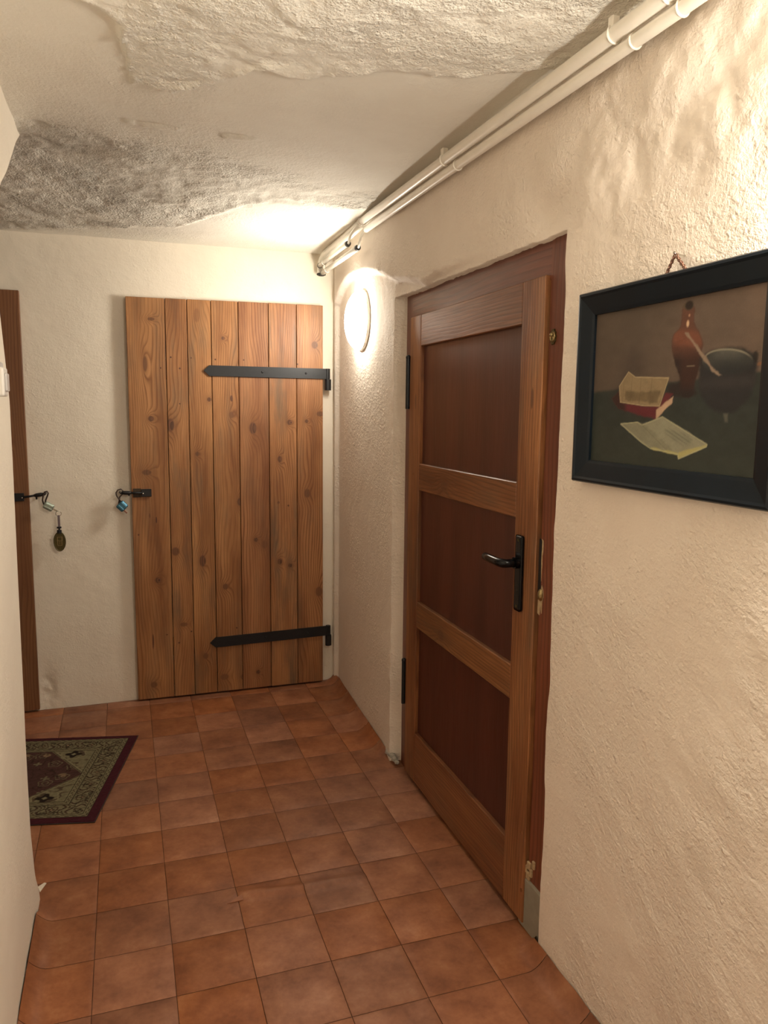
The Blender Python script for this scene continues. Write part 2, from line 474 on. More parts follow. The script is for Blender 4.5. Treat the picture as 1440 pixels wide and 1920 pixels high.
# --- left wall with its wavy free edge and the remains of an arch at the ceiling
def build_left_wall():
    EZ = [-.02, .03, .12, .30, .55, 1.15, 1.515, 1.67, 1.76, 1.95, 2.076, 2.16, 2.255, 2.33, 2.372, 2.40, 2.47]
    EY = [2.41, 2.40, 2.33, 2.280, 2.281, 2.312, 2.326, 2.263, 2.222, 2.27, 2.345, 2.52, 2.672, 2.79, 2.887, 2.93, 2.98]
    zs = np.arange(-.02, 2.461, .012)
    e = np.interp(zs, EZ, EY)
    k = np.ones(5) / 5
    e = np.convolve(np.pad(e, 2, mode='edge'), k, 'valid') + .005 * fbm(zs * 6, zs * 0, 81, 3)
    r = .022
    rows = []
    for z, ey in zip(zs, e):
        t = np.linspace(0, 1, 150) ** .8
        y = -1.6 + (ey - r + 1.6) * t
        x = np.full_like(y, X_LEFT) + .004 * fbm(y * 2.4, y * 0 + z * 2.4, 82, 3) + .0014 * fbm(y * 12, y * 0 + z * 12, 83, 3)
        a = np.linspace(.15, 1, 7) * PI / 2
        ax = X_LEFT - r + r * np.cos(a); ay = ey - r + r * np.sin(a)
        bx = np.linspace(X_LEFT - r - .03, -.80, 14); by = np.full(14, ey)
        rows.append(np.stack([np.r_[x, ax, bx], np.r_[y, ay, by], np.full(171, z)], -1))
    ob = grid_mesh('wall_left', np.array(rows), M['wall_fine'])
    set_label(ob, 'cream plaster wall with a wavy free edge beside the doormat', kind='structure')
build_left_wall()
bm = bmesh.new()
add_prism(bm, [(-.012, -.010), (.014, .002), (.010, .008), (-.010, .012)], 0, .003, 'xy')
link('plaster_chip', bm_mesh('plaster_chip', bm), M['wall_fine'], bpy.data.objects['wall_left'], loc=(X_LEFT + .008, 2.398, .030), rot=(.2, -.5, .3))

# walls out of sight: the side passage's end and the corridor behind
for nm, lo, hi, lb in (('wall_passage', (-2.06, 1.9, 0), (-2.0, 4.1, 2.46), 'cream plaster end of the side passage'),
                   ('wall_front', (-.8, -1.66, 0), (1.2, -1.6, 2.46), 'cream plaster wall closing the corridor')):
    set_label(box(nm, lo, hi, M['wall_fine'], None, .005), lb, kind='structure')
set_label(box('wall_side', (-2.06, 1.86, 0), (-.79, 1.92, 2.46), M['wall_fine'], None, .005), 'near side of the side passage', kind='structure')

# --- ceiling
def ceil_z(x, y):
    return 2.300 + .036 * sstep(3.5, 2.75, y) + .034 * sstep(.45, -.30, x) * sstep(3.7, 3.0, y) - .006 * sstep(1.9, 1.3, y)
def build_ceiling():
    xs = np.concatenate([np.arange(-2.0, -.62, .06), np.arange(-.62, 1.16, .0085)])
    ys = np.concatenate([np.arange(-1.6, 1.0, .06), np.arange(1.0, 4.06, .0085)])
    X, Y = np.meshgrid(xs, ys, indexing='ij')
    z = ceil_z(X, Y)
    z = z + .005 * fbm(X * 2.2, Y * 2.2, 91, 3)
    # thick rough coat over the front of the corridor, ending in a torn edge
    yb = np.interp(X, [-.6, -.08, .02, .05, .16, .26, .36, .49, .64, .85, 1.0, 1.1], [1.70, 1.82, 1.93, 2.26, 2.235, 2.11, 2.00, 1.985, 1.92, 1.87, 1.76, 1.70])
    yb = yb + .030 * fbm(X * 9, Y * 9, 92, 3) + .010 * fbm(X * 40, Y * 40, 93, 2)
    front = sstep(.012, -.014, Y - yb)
    ridg = 1 - np.abs(fbm(X * 4.2 + .4 * fbm(X * 5, Y * 5, 94, 2), Y * 8, 95, 4, .55))
    z = z - front * (.010 + .010 * fbm(X * 5, Y * 7, 96, 4, .6) + .011 * (ridg - .72) + .0045 * fbm(X * 34, Y * 34, 97, 3, .7))
    lip = np.exp(-((Y - yb + .020) / .022) ** 2)
    z = z - lip * .005 * (1 + fbm(X * 11, Y * 11, 98, 2))
    # two torn scraps on the smooth band
    for cx, cy, sx, sy, h in ((.135, 2.555, .070, .012, .008), (.05, 2.565, .025, .014, .006), (.36, 2.53, .06, .016, .008), (.16, 2.235, .02, .014, .008)):
        d = ((X - cx) / sx) ** 2 + ((Y - cy + .2 * (X - cx)) / sy) ** 2 + .5 * fbm(X * 45, Y * 45, 99, 2)
        z = z - h * sstep(1.1, .55, d)
    # rough old plaster band farther on
    y0 = np.interp(X, [-.7, -.25, 0, .3, .5, .8, 1.1], [2.55, 2.68, 2.72, 2.66, 2.80, 2.92, 2.95]) + .06 * fbm(X * 5, Y * 5, 101, 3)
    y1 = np.interp(X, [-.7, -.3, .06, .25, .36, .45, .60, .85, 1.1], [4.0, 3.93, 3.74, 3.70, 3.44, 3.30, 3.17, 3.14, 3.12]) + .03 * fbm(X * 8, Y * 8, 102, 3)
    band = sstep(-.05, .10, Y - y0) * sstep(.015, -.02, Y - y1)
    z = z + band * (.006 + .012 * fbm(X * 5, Y * 7, 103, 4, .62) + .006 * fbm(X * 17, Y * 17, 104, 3, .65))
    z = z - np.exp(-((Y - y1 + .03) / .03) ** 2) * (.006 + .006 * fbm(X * 20, Y * 20, 105, 3)) * (X < .95)
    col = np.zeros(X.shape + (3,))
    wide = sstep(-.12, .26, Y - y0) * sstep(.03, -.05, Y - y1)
    grey_band = wide * (.35 + .65 * sstep(.6, -.2, X)) * np.clip(.62 + .95 * fbm(X * 3.6, Y * 3.6, 106, 5, .6), 0, 1)
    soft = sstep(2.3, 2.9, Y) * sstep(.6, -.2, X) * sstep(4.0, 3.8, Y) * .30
    col[..., 0] = np.clip(np.maximum(grey_band * .85, soft), 0, .85)  # mottled grey on the band, plus a faint even grey to the left
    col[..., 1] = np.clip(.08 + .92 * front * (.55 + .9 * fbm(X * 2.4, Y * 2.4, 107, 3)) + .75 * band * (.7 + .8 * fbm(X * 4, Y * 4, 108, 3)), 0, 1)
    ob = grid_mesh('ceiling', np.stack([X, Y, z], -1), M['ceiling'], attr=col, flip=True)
    set_label(ob, 'uneven cellar ceiling with rough torn plaster and a greyer band', kind='structure')
build_ceiling()

# --- floor with tile-pattern sheet: every tile its own piece
T = 0.205
GX = [(k + .40083) * T for k in range(-8, 7)]       # grid lines across
GY = [(r + 11.0423) * T for r in range(-14, 10)]    # grid lines along
COVE = .042
def floor_h(x, y):
    x = np.asarray(x, float); y = np.asarray(y, float)
    h = .0012 * fbm(x * 3, y * 3, 111, 2)
    wx = wall_x(y)
    on = np.where((y < 1.735) | (y > 2.95), 1.0, 0.0)
    c = np.clip((x - (wx - .060)) / .060, 0, 1)
    h = h + on * COVE * c ** 2 * (1 + .12 * fbm(y * 12, y * 0, 112, 2))
    c = np.clip(((X_LEFT + .055) - x) / .055, 0, 1)
    h = h + np.where(y < 2.33, 1.0, 0.0) * COVE * .9 * c ** 2
    # the long wrinkle across the sheet and a few soft buckles
    yc = 2.195 + .02 * np.exp(-((x - .30) / .08) ** 2) - .03 * (x - .45)
    h = h + .013 * np.exp(-((y - yc) / .019) ** 2) * sstep(.20, .36, x) * sstep(.76, .60, x)
    for bx, by, s in ((.66, 1.56, .035), (.74, 1.60, .03), (.58, 1.62, .03), (.70, 1.50, .04)):
        h = h + .007 * np.exp(-(((x - bx) / s) ** 2 + ((y - by) / (s * .6)) ** 2))
    return h
fl = box('floor', (-2.0, -1.6, -.06), (1.2, 4.05, -.0035), M['joint'])
set_label(fl, 'terracotta tile-pattern floor with a wrinkle across the middle', kind='structure')
def build_tiles():
    g = .0008; bz = .0011
    for i in range(len(GX) - 1):
        for j in range(len(GY) - 1):
            x0, x1, y0, y1 = GX[i] + g, GX[i + 1] - g, GY[j] + g, GY[j + 1] - g
            if y0 > 3.99 or y1 < -1.2: continue
            if x1 < X_LEFT and y1 < 2.30: continue
            if x1 < -1.75: continue
            y1 = min(y1, 3.995)
            if y1 - y0 < .02: continue
            left_edge = x0 < X_LEFT < x1 and y0 < 2.3
            xr = 1.115
            if x0 > 1.0:
                # threshold strip under the door only
                if y1 < 1.74 or y0 > 2.93: continue
                y0, y1 = max(y0, 1.75), min(y1, 2.92)
            x1c = x1
            wallstrip = (x1 > 1.0 and x0 < 1.0)
            nx, ny = (3, 3)
            if wallstrip or left_edge: nx = 12
            if (.15 < x1 and x0 < .8 and y0 < 2.26 and y1 > 2.10) or (x1 > .5 and x0 < .85 and y0 < 1.72 and y1 > 1.42): nx, ny = 10, 16
            fx = np.r_[0, .012, np.linspace(0, 1, nx + 1)[1:-1], .988, 1]
            fy = np.r_[0, .012, np.linspace(0, 1, ny + 1)[1:-1], .988, 1]
            A, B = np.meshgrid(fx, fy, indexing='ij')
            Yt = y0 + (y1 - y0) * B
            lo = np.full_like(A, x0); hi = np.full_like(A, x1c)
            if wallstrip: hi = np.where((Yt < 1.735) | (Yt > 2.95), wall_x(Yt) - .0025, x1)
            if left_edge: lo = np.where(Yt < 2.345, X_LEFT + .003, x0)
            Xt = lo + (hi - lo) * A
            Zt = floor_h(Xt, Yt)
            edge = (A == 0) | (A == 1) | (B == 0) | (B == 1)
            skip = (A == 1) & (wallstrip) | (A == 0) & left_edge
            Zt = Zt - np.where(edge & ~skip, bz, 0)
            cx, cy = (x0 + x1) / 2, (y0 + y1) / 2
            V = np.stack([Xt - cx, Yt - cy, Zt], -1)
            o = grid_mesh('tile', V, M['tile'], parent=fl)
            o.location = (cx, cy, 0)
build_tiles()
# tear in the sheet
bm = bmesh.new()
tp = [(-.02, -.008, 0), (.03, -.004, 0), (.028, .010, .010), (.004, .002, .005)]
vs = [bm.verts.new(p) for p in tp]; vs2 = [bm.verts.new((p[0], p[1], p[2] + .0018)) for p in tp]
bm.faces.new(vs2)
bm.faces.new(vs[::-1])
for i in range(4): bm.faces.new((vs[i], vs[(i + 1) % 4], vs2[(i + 1) % 4], vs2[i]))
link('torn_flap', bm_mesh('torn_flap', bm), M['tile'], fl, loc=(.272, 2.192, .0012))

# ------------------------------------------------------------------ plank doors on the back wall
KN = [[(0.012, 1.446, 0.014, 0.014, 1), (-0.016, 1.181, 0.0224, 0.014, 0.8), (0.026, 1.927, 0.0168, 0.0084, 0.8), (-0.008, 1.712, 0.0112, 0.0392, 0.7), (0.023, 0.632, 0.014, 0.0154, 1), (-0.011, 0.084, 0.0168, 0.0168, 0.6), (-0.009, 0.313, 0.0045, 0.042, 1.3), (0.064, 1.694, 0.0045, 0.0045, 1.5), (-0.063, 0.869, 0.0045, 0.0045, 1.3), (0.06, 0.344, 0.0045, 0.0045, 1.2), (-0.007, 0.964, 0.0034, 0.014, 1.2), (0.024, 0.941, 0.0034, 0.0168, 1.2)],
      [(-0.04, 1.415, 0.0196, 0.0336, 1), (-0.03, 0.776, 0.0196, 0.0224, 0.8), (0.003, 0.391, 0.0196, 0.0112, 0.6), (-0.029, 1.747, 0.0045, 0.0045, 1.5), (0.013, 1.694, 0.005, 0.005, 1.5), (0.009, 1.521, 0.0039, 0.0039, 1.3), (0.04, 0.351, 0.0045, 0.0045, 1.2), (-0.023, 0.296, 0.005, 0.005, 1.2)],
      [(-0.021, 1.271, 0.0112, 0.0112, 0.8), (0.042, 1.544, 0.0098, 0.0112, 1), (-0.006, 0.719, 0.0168, 0.0308, 1), (0.0, 0.212, 0.014, 0.0168, 0.6), (-0.042, 1.747, 0.0039, 0.0039, 1.5), (-.01, 1.955, .016, .035, .35)],
      [(0.029, 1.551, 0.0073, 0.0168, 1.2), (-0.009, 1.849, 0.0084, 0.0084, 1), (0.027, 1.468, 0.014, 0.0168, 0.5), (0.062, 1.021, 0.0126, 0.0196, 1), (-0.017, 0.577, 0.014, 0.0168, 0.8), (-0.03, 0.089, 0.0224, 0.0168, 0.5), (0.065, 0.079, 0.0112, 0.014, 0.7), (-0.048, 1.743, 0.0045, 0.0045, 1.5), (0.038, 0.351, 0.0045, 0.0045, 1.2)],
      [(-0.008, 1.401, 0.0196, 0.0308, 1), (0.001, 0.818, 0.0112, 0.0112, 1), (0.046, 0.791, 0.0168, 0.0224, 0.4), (0.005, 0.097, 0.0112, 0.0112, 1), (-0.05, 1.745, 0.0045, 0.0045, 1.3)],
      [(0.034, 1.432, 0.014, 0.014, 1), (-0.02, 1.24, 0.0112, 0.0168, 1), (-0.022, 0.695, 0.0126, 0.0168, 1), (0.033, 0.671, 0.0112, 0.0112, 1), (-0.028, 1.012, 0.0056, 0.0084, 1), (0.026, 0.994, 0.0056, 0.0056, 1)],
      [(0.025, 1.833, 0.0168, 0.0196, 0.8), (-0.019, 1.438, 0.0098, 0.0098, 1), (-0.017, 1.057, 0.0168, 0.0252, 0.7), (0.054, 1.477, 0.0196, 0.014, 0.8), (0.047, 0.517, 0.0196, 0.028, 0.7), (-0.066, 1.732, 0.0045, 0.0045, 1.2)]]
EDG = [.026, .208, .312, .428, .562, .715, .861, 1.003]
DOOR_Y = 3.96
d2 = empty('door_2', (.515, DOOR_Y, 0))
set_label(d2, 'wide seven-plank pine door with black strap hinges on the end wall', kind='structure')
greys = [.42, .75, .65, .5, .32, .85, .55]
for i in range(7):
    a, b = EDG[i], EDG[i + 1]
    m = wood('pine_plank_%s' % 'abcdefg'[i], **PINE, knots=KN[i], freq=[26, 34, 40, 30, 24, 34, 30][i], wob=[.6, .9, 1.0, .7, .55, .8, .75][i], grey=greys[i], streak=.28)
    cx = (a + b) / 2
    hw = (b - a) / 2 - .0016
    bot = .010
    o = box('plank', (-hw, -.001 * (i % 2), bot), (hw, .030, 2.028 + .0012 * i), m, d2, .0018)
    o.location = (cx - .515, 0, 0)
# ledges across the back of the planks
for z in (.27, 1.69):
    box('ledge', (-.42, .030, z - .05), (.42, .036, z + .05), M['pine_edge'], d2, .002)

def strap(name, z_tip, z_eye, x_tip, x_eye, parent, down, ox):
    bm = bmesh.new()
    h = .0265
    def zc(x): return z_tip + (z_eye - z_tip) * (x - x_tip) / (x_eye - x_tip)
    pts = [(x_tip - ox, zc(x_tip)), (x_tip + .028 - ox, zc(x_tip + .028) - h), (x_eye - ox, zc(x_eye) - h), (x_eye - ox, zc(x_eye) + h), (x_tip + .028 - ox, zc(x_tip + .028) + h)]
    add_prism(bm, pts, -.0095, -.0015)
    o = link(name, bm_mesh(name, bm), M['iron'], parent)
    bm = bmesh.new()
    add_cyl(bm, (x_eye - ox - .012, -.001, z_eye + .027), (x_eye - ox - .012, -.001, z_eye - .027), .0125, seg=14)
    s = link('hinge_eye', bm_mesh('hinge_eye', bm), M['iron'], o)
    bm = bmesh.new()
    if down:
        add_cyl(bm, (x_eye - ox - .010, -.001, z_eye - .028), (x_eye - ox - .010, -.001, z_eye - .085), .017, seg=14)
        add_tube(bm, [(x_eye - ox - .010, -.001, z_eye - .068), (x_eye - ox - .006, .030, z_eye - .070)], .012)
    link('pintle', bm_mesh('pintle', bm), M['iron'], o)
    bm = bmesh.new()
    for k in (.45, .80):
        x = x_tip + (x_eye - x_tip) * k - ox
        bmesh.ops.create_uvsphere(bm, u_segments=10, v_segments=6, radius=.006, matrix=Matrix.Translation((x, -.0095, zc(x + ox))) @ Matrix.Diagonal((1, .45, 1, 1)))
    link('rivet', bm_mesh('rivet', bm), M['iron'], o, True)
    return o
strap('strap_hinge', 1.687, 1.686, .388, 1.038, d2, True, .515)
strap('strap_hinge', .282, .297, .393, 1.042, d2, True, .515)

def hasp(parent, px, z, dirx, hook_dx):
    """black turn hasp: plate on the board, rod reaching over the wall to the staple (local coordinates of the door)"""
    pl = box('hasp_plate', (px - .024, -.012, z - .019), (px + .024, -.001, z + .019), M['iron'], parent, .0015)
    bm = bmesh.new()
    bmesh.ops.create_uvsphere(bm, u_segments=10, v_segments=6, radius=.004, matrix=Matrix.Translation((px + dirx * .016, -.0125, z - .003)))
    link('screw', bm_mesh('screw', bm), M['chrome'], pl, True)
    ax = px + dirx * .024; bx = px + dirx * hook_dx
    zt = z + .012 * (1 if dirx > 0 else .3)
    bm = bmesh.new()
    L = bx - ax
    add_tube(bm, [(ax - dirx * .004, -.010, z), (ax + L * .3, -.012, z + (zt - z) * .3), (ax + L * .55, -.013, z + (zt - z) * .6)], .0052, 8)
    add_tube(bm, [(ax + L * .5, -.013, z + (zt - z) * .55), (ax + L * .62, -.013, z + (zt - z) * .65), (ax + L * .85, -.013, z + (zt - z) * .9), (bx, -.012, zt)], [.006, .0095, .0098, .007], 8)
    add_cyl(bm, (ax + L * .62, -.013, z + (zt - z) * .65), (ax + L * .62, -.013, z - .012), .005, .004, 8)
    link('hasp_rod', bm_mesh('hasp_rod', bm), M['iron'], pl)
    bm = bmesh.new()
    add_tube(bm, [(bx - dirx * .004, .036, zt - .006), (bx - dirx * .004, -.008, zt - .006), (bx + dirx * .004, -.016, zt - .002), (bx + dirx * .008, -.006, zt + .002), (bx + dirx * .006, .036, zt + .003)], .0032, 8)
    link('staple', bm_mesh('staple', bm), M['iron'], pl)
    return pl
hasp(d2, .097 - .515, 1.080, -1, .118)
# bruised patch plate beside the hasp
box('strike_plate', (.034 - .515, -.0035, 1.080 - .022), (.072 - .515, -.001, 1.080 + .022), M['rust'], d2, .001)

LDX = -.78
d3 = empty('door_3', (LDX, 3.972, 0))
set_label(d3, 'brown plank door half hidden behind the left wall corner', kind='structure')
le = [-1.12, -.96, -.80, -.655, -.437]
for i in range(4):
    kn = [(.03, 1.33, .010, .014, .8), (.03, 1.13, .009, .012, .7), (-.02, .79, .016, .020, .7), (.02, .30, .014, .018, .6), (-.055, 1.70, .003, .014, 1.3), (-.042, 1.62, .003, .014, 1.3)] if i == 3 else [(0, .9 + .1 * i, .012, .016, .8)]
    m = wood('brown_plank_%s' % 'abcd'[i], light=(.27, .125, .052), dark=(.19, .08, .031), line=(.12, .045, .018), knots=kn, freq=26, wob=.5, grey=.2, streak=.3)
    cx = (le[i] + le[i + 1]) / 2; hw = (le[i + 1] - le[i]) / 2 - .0015
    o = box('plank', (-hw, 0, .010), (hw, .026, 2.03), m, d3, .0018)
    o.location = (cx - LDX, 0, 0)
hasp(d3, -.483 - LDX, 1.072, 1, .112)

# ------------------------------------------------------------------ padlocks and key tag
def padlock(center, ang_down, L, Wd, d, mat, shackle_pts, key_off, key_mat, label):
    """body centre; its axis (shackle end -> key end) points right and ang_down below the horizontal"""
    r = empty('padlock', center)
    rot = (0, ang_down, 0)
    bm = bmesh.new(); add_box(bm, (-L / 2, -d / 2, -Wd / 2), (L / 2, d / 2, Wd / 2), d * .30, 3)
    body = link('lock_body', bm_mesh('lock_body', bm), mat, r, rot=rot)
    for k in (-.20, .20):
        bm = bmesh.new(); add_box(bm, (-L / 2 + .003, -d / 2 - .0022, Wd * (k - .09)), (L / 2 - .003, -d / 2 + .002, Wd * (k + .09)), .0012)
        link('rib', bm_mesh('rib', bm), mat, body)
    bm = bmesh.new(); add_tube(bm, [(x, y, z) for x, y, z in shackle_pts], .0036, 10)
    link('shackle', bm_mesh('shackle', bm), M['shackle'], r)
    bm = bmesh.new(); add_box(bm, (L / 2 - .002, -.001, key_off - .004), (L / 2 + .020, .001, key_off + .004), .0006)
    link('key', bm_mesh('key', bm), key_mat, r, rot=rot)
    set_label(r, label, 'padlock')
    return r
padlock((-.352, 3.950, 1.026), math.radians(30), .046, .036, .026, M['lock_steel'],
        [(-.016, .003, .012), (-.012, .002, .030), (-.002, .0, .054), (.001, -.001, .064), (-.004, -.002, .073), (-.014, -.003, .070), (-.022, -.002, .052), (-.026, .0, .030), (-.020, .003, .006)],
        -.002, M['chrome'], 'silver steel padlock hanging from the hasp of the half-hidden door')
padlock((-.019, 3.944, 1.018), math.radians(45), .041, .046, .024, M['lock_blue'],
        [(-.006, .002, .022), (-.013, .001, .034), (-.024, .0, .052), (-.0265, .0, .066), (-.018, -.001, .080), (-.004, -.002, .084), (.006, .0, .076), (.004, .006, .060), (-.010, .006, .045), (-.016, .004, .010)],
        -.010, M['copper'], 'small blue padlock with its key in, on the seven-plank door')

# key tag: ring, strap, collar and oval embossed plate
kt = empty('key_tag', (-.3100, 3.950, .990))
set_label(kt, 'oval dark brass key tag on a ring below the silver padlock', 'key tag')
bm = bmesh.new(); add_torus(bm, (0, 0, .0), (0, 1, .25), .0125, .0014, 24, 8)
link('ring', bm_mesh('ring', bm), M['chrome'], kt)
bm = bmesh.new(); add_box(bm, (-.0055, -.002, -.064), (.0055, .002, -.008), .001)
link('fob_strap', bm_mesh('fob_strap', bm), M['strap'], kt)
bm = bmesh.new(); add_cyl(bm, (0, 0, -.064), (0, 0, -.072), .0105, seg=16); add_cyl(bm, (0, 0, -.072), (0, 0, -.080), .004, seg=10); add_cyl(bm, (0, 0, -.080), (0, 0, -.096), .0105, .0115, seg=16)
link('collar', bm_mesh('collar', bm), M['iron'], kt)
bm = bmesh.new()
oz, ha, hb = -.136, .0255, .046
oval = [(ha * math.cos(a), oz + hb * math.sin(a)) for a in np.linspace(0, 2 * PI, 36, endpoint=False)]
add_prism(bm, oval, -.003, .003)
pl = link('tag_plate', bm_mesh('tag_plate', bm), M['brass_dark'], kt)
bm = bmesh.new(); add_torus(bm, (0, -.003, oz), (0, 1, 0), hb, .0026, 40, 8, stretch=((1, 0, 0), ha / hb))
link('tag_rim', bm_mesh('tag_rim', bm), M['brass_dark'], pl)
bm = bmesh.new()
for x0, z0, x1, z1 in ((-.012, .020, .012, .022), (-.012, .004, -.008, .022), (.008, .006, .013, .024), (-.013, .002, .013, .005), (-.011, -.018, -.007, .004), (-.002, -.016, .002, .002), (.007, -.018, .011, .004), (-.010, -.022, .010, -.019)):
    add_box(bm, (x0, -.0048, oz + z0), (x1, -.002, oz + z1), .0006)
link('embossing', bm_mesh('embossing', bm), M['brass'], pl)

# ------------------------------------------------------------------ right-hand door: frame, leaf, fittings
YR, YL = 1.810, 2.820
ang = math.atan2(.006, YL - YR)
FX0, FX1 = 1.066, 1.078     # frame front at near and far post
def frame_x(y): return FX0 + (FX1 - FX0) * (y - 1.74) / (2.90 - 1.74)

tr = empty('trim_1', (1.07, 2.3, 0))
set_label(tr, 'red-brown wooden door frame set in the long plaster wall', kind='structure')
def vpost(name, y0, y1, z0, z1, mat, xf, depth=.05):
    bm = bmesh.new(); w = y1 - y0
    add_box(bm, (-w / 2, 0, z0), (w / 2, depth, z1), .003)
    o = link(name, bm_mesh(name, bm), mat, tr)
    o.location = (xf - 1.07, (y0 + y1) / 2 - 2.3, 0); o.rotation_euler = (0, 0, -PI / 2)
    return o
near_post = vpost('post', 1.665, 1.8035, .155, 1.985, M['frame'], frame_x(1.77))
vpost('rebate', 1.804, 1.850, .155, 1.94, M['frame'], frame_x(1.77) + .014, .03)
far_post = vpost('post', 2.788, 2.906, .004, 1.985, M['frame'], frame_x(2.85))
bm = bmesh.new(); add_box(bm, (-.075, 0, -.58), (.075, .05, .58), .003)
lt = link('lintel', bm_mesh('lintel', bm), M['frame'], tr)
lt.location = (frame_x(2.3) + .001 - 1.07, .012, 1.915)
lt.rotation_euler = Matrix(((0, 1, 0), (0, 0, 1), (1, 0, 0))).to_euler()   # local z along +y, local x along +z, depth along +x
lt.rotation_euler.z += -ang * 1.5
# stone foot below the near post, splintered end of the post, bits of cement
bm = bmesh.new(); add_box(bm, (1.060, 1.700, 0.0), (1.13, 1.845, .160), .006, 2)
o = link('stone_foot', bm_mesh('stone_foot', bm), M['stone'], tr); o.location = (-1.07, -2.3, 0)
bm = bmesh.new()
for k in range(7):
    y = 1.795 + .008 * (k % 3) - .012 * (k // 3); z = .172 + .016 * (k // 2)
    add_box(bm, (1.0605, y - .006, z - .012), (1.068, y + .006, z + .012), .002)
o = link('splinter', bm_mesh('splinter', bm), M['raw'], tr); o.location = (-1.07, -2.3, 0)
# rosettes, strike and bolt on the near post
def rosette(y, z, r, dark=True):
    bm = bmesh.new(); n = 10
    pts = []
    for k in range(n * 2):
        a = PI * k / n
        rr = r * (1.0 if k % 2 == 0 else .82)
        pts.append((y - 2.3 + rr * .72 * math.cos(a), z + rr * math.sin(a)))
    xf = frame_x(y) - 1.07
    add_prism(bm, pts, xf - .004, xf + .001, 'yz')
    o = link('rosette', bm_mesh('rosette', bm), M['brass_dark'], tr)
    bm = bmesh.new()
    add_torus(bm, (xf - .004, y - 2.3, z), (1, 0, 0), r * .52, r * .12, 18, 8)
    add_torus(bm, (xf - .005, y - 2.3, z - r * .22), (1, 0, 0), r * .26, r * .10, 14, 8)
    link('rosette_ring', bm_mesh('rosette_ring', bm), M['brass'], o)
    bm = bmesh.new(); bmesh.ops.create_uvsphere(bm, u_segments=12, v_segments=8, radius=r * .3, matrix=Matrix.Translation((xf - .006, y - 2.3, z + r * .25)))
    link('rosette_knob', bm_mesh('rosette_knob', bm), M['brass'], o, True)
rosette(1.777, 1.692, .021)
bm = bmesh.new(); add_box(bm, (frame_x(1.8) - 1.0705, 1.793 - 2.3, 1.005), (frame_x(1.8) - 1.066, 1.820 - 2.3, 1.155), .001)
link('strike_slot', bm_mesh('strike_slot', bm), M['dark_gap'], tr)
bm = bmesh.new()
pts = [(1.794, 1.150), (1.797, 1.157), (1.788, 1.153), (1.787, 1.128), (1.791, 1.108), (1.790, 1.085), (1.793, 1.04), (1.7955, 1.10)]
add_prism(bm, [(y - 2.3, z) for y, z in pts], frame_x(1.8) - 1.0712, frame_x(1.8) - 1.069, 'yz')
link('splinter', bm_mesh('splinter', bm), M['raw'], tr)
bm = bmesh.new()
bmesh.ops.create_uvsphere(bm, u_segments=12, v_segments=8, radius=.016, matrix=Matrix.Translation((frame_x(1.79) - 1.072, 1.789 - 2.3, 1.003)) @ Matrix.Diagonal((.6, .7, 1.1, 1)))
link('latch_bolt', bm_mesh('latch_bolt', bm), M['brass'], tr, True)
bm = bmesh.new()
add_prism(bm, [(1.804 - 2.3, .985), (1.804 - 2.3, .948), (1.794 - 2.3, .945), (1.790 - 2.3, .972), (1.784 - 2.3, .952), (1.783 - 2.3, .982), (1.777 - 2.3, .998), (1.780 - 2.3, 1.018), (1.787 - 2.3, 1.030), (1.792 - 2.3, 1.01)], frame_x(1.79) - 1.0725, frame_x(1.79) - 1.0695, 'yz')
link('splinter', bm_mesh('splinter', bm), M['raw'], tr)

# leaf: local x along the door (0 = near edge), local z up, local y into the wall
d1 = empty('door_1', (1.055, YR, 0))
d1.rotation_euler = (0, 0, PI / 2 - ang)
set_label(d1, 'brown three-panel door with a black lever handle in the long wall', kind='structure')
# with this rotation local +x runs along +y and local +y points into the room (-x)
LW = YL - YR
SW = .122
def member(name, x0, x1, z0, z1, mat, horiz=False, y0=-.038, y1=0.0, bev=.0025):
    L = (x1 - x0) if horiz else (z1 - z0); Wd = (z1 - z0) if horiz else (x1 - x0)
    bm = bmesh.new(); add_box(bm, (-Wd / 2, y0, -L / 2), (Wd / 2, y1, L / 2), bev)
    o = link(name, bm_mesh(name, bm), mat, d1)
    o.location = ((x0 + x1) / 2, 0, (z0 + z1) / 2)
    if horiz: o.rotation_euler = (0, PI / 2, 0)
    return o
Z0, Z1 = .016, 1.853
s_near = member('stile', 0, SW, Z0, Z1, M['stile'])
s_far = member('stile', LW - .110, LW, Z0, Z1, M['stile'])
ra = [(Z0, .222), (.656, .760), (1.197, 1.299), (1.738, Z1)]
for i, (a, b) in enumerate(ra):
    member('rail', SW + .0006, LW - .1106, a, b, (M['rail_plain'], M['rail'], M['rail'], M['rail_plain'])[i], True, y1=-.0006)
for (a, b) in ((.222, .656), (.760, 1.197), (1.299, 1.738)):
    member('panel', SW - .006, LW - .104, a - .006, b + .006, M['panel'], False, y0=-.024, y1=-.015, bev=.001)
# handle set
hy = .0
pts = []
pw, z0h, z1h, hc = .0205, .934, 1.153, .080
bm = bmesh.new(); add_box(bm, (hc - pw, 0, z0h), (hc + pw, .010, z1h), .008, 3)
hp = link('handle_plate', bm_mesh('handle_plate', bm), M['black'], d1)
bm = bmesh.new()
zl = 1.074
add_cyl(bm, (hc, .008, zl), (hc, .022, zl), .0165, seg=18)
add_tube(bm, [(hc, .016, zl), (hc, .030, zl), (hc, .046, zl), (hc + .004, .053, zl), (hc + .013, .057, zl), (hc + .030, .058, zl), (hc + .080, .057, zl), (hc + .116, .055, zl), (hc + .121, .0545, zl)],
         [.0125, .0122, .0122, .0128, .0128, .0125, .0122, .0116, .007], 14)
link('lever', bm_mesh('lever', bm), M['black'], hp)
bm = bmesh.new()
for z in (z0h + .014, z1h - .014): add_cyl(bm, (hc, .009, z), (hc, .0112, z), .0042, seg=12)
link('screw', bm_mesh('screw', bm), M['brass_dark'], hp)
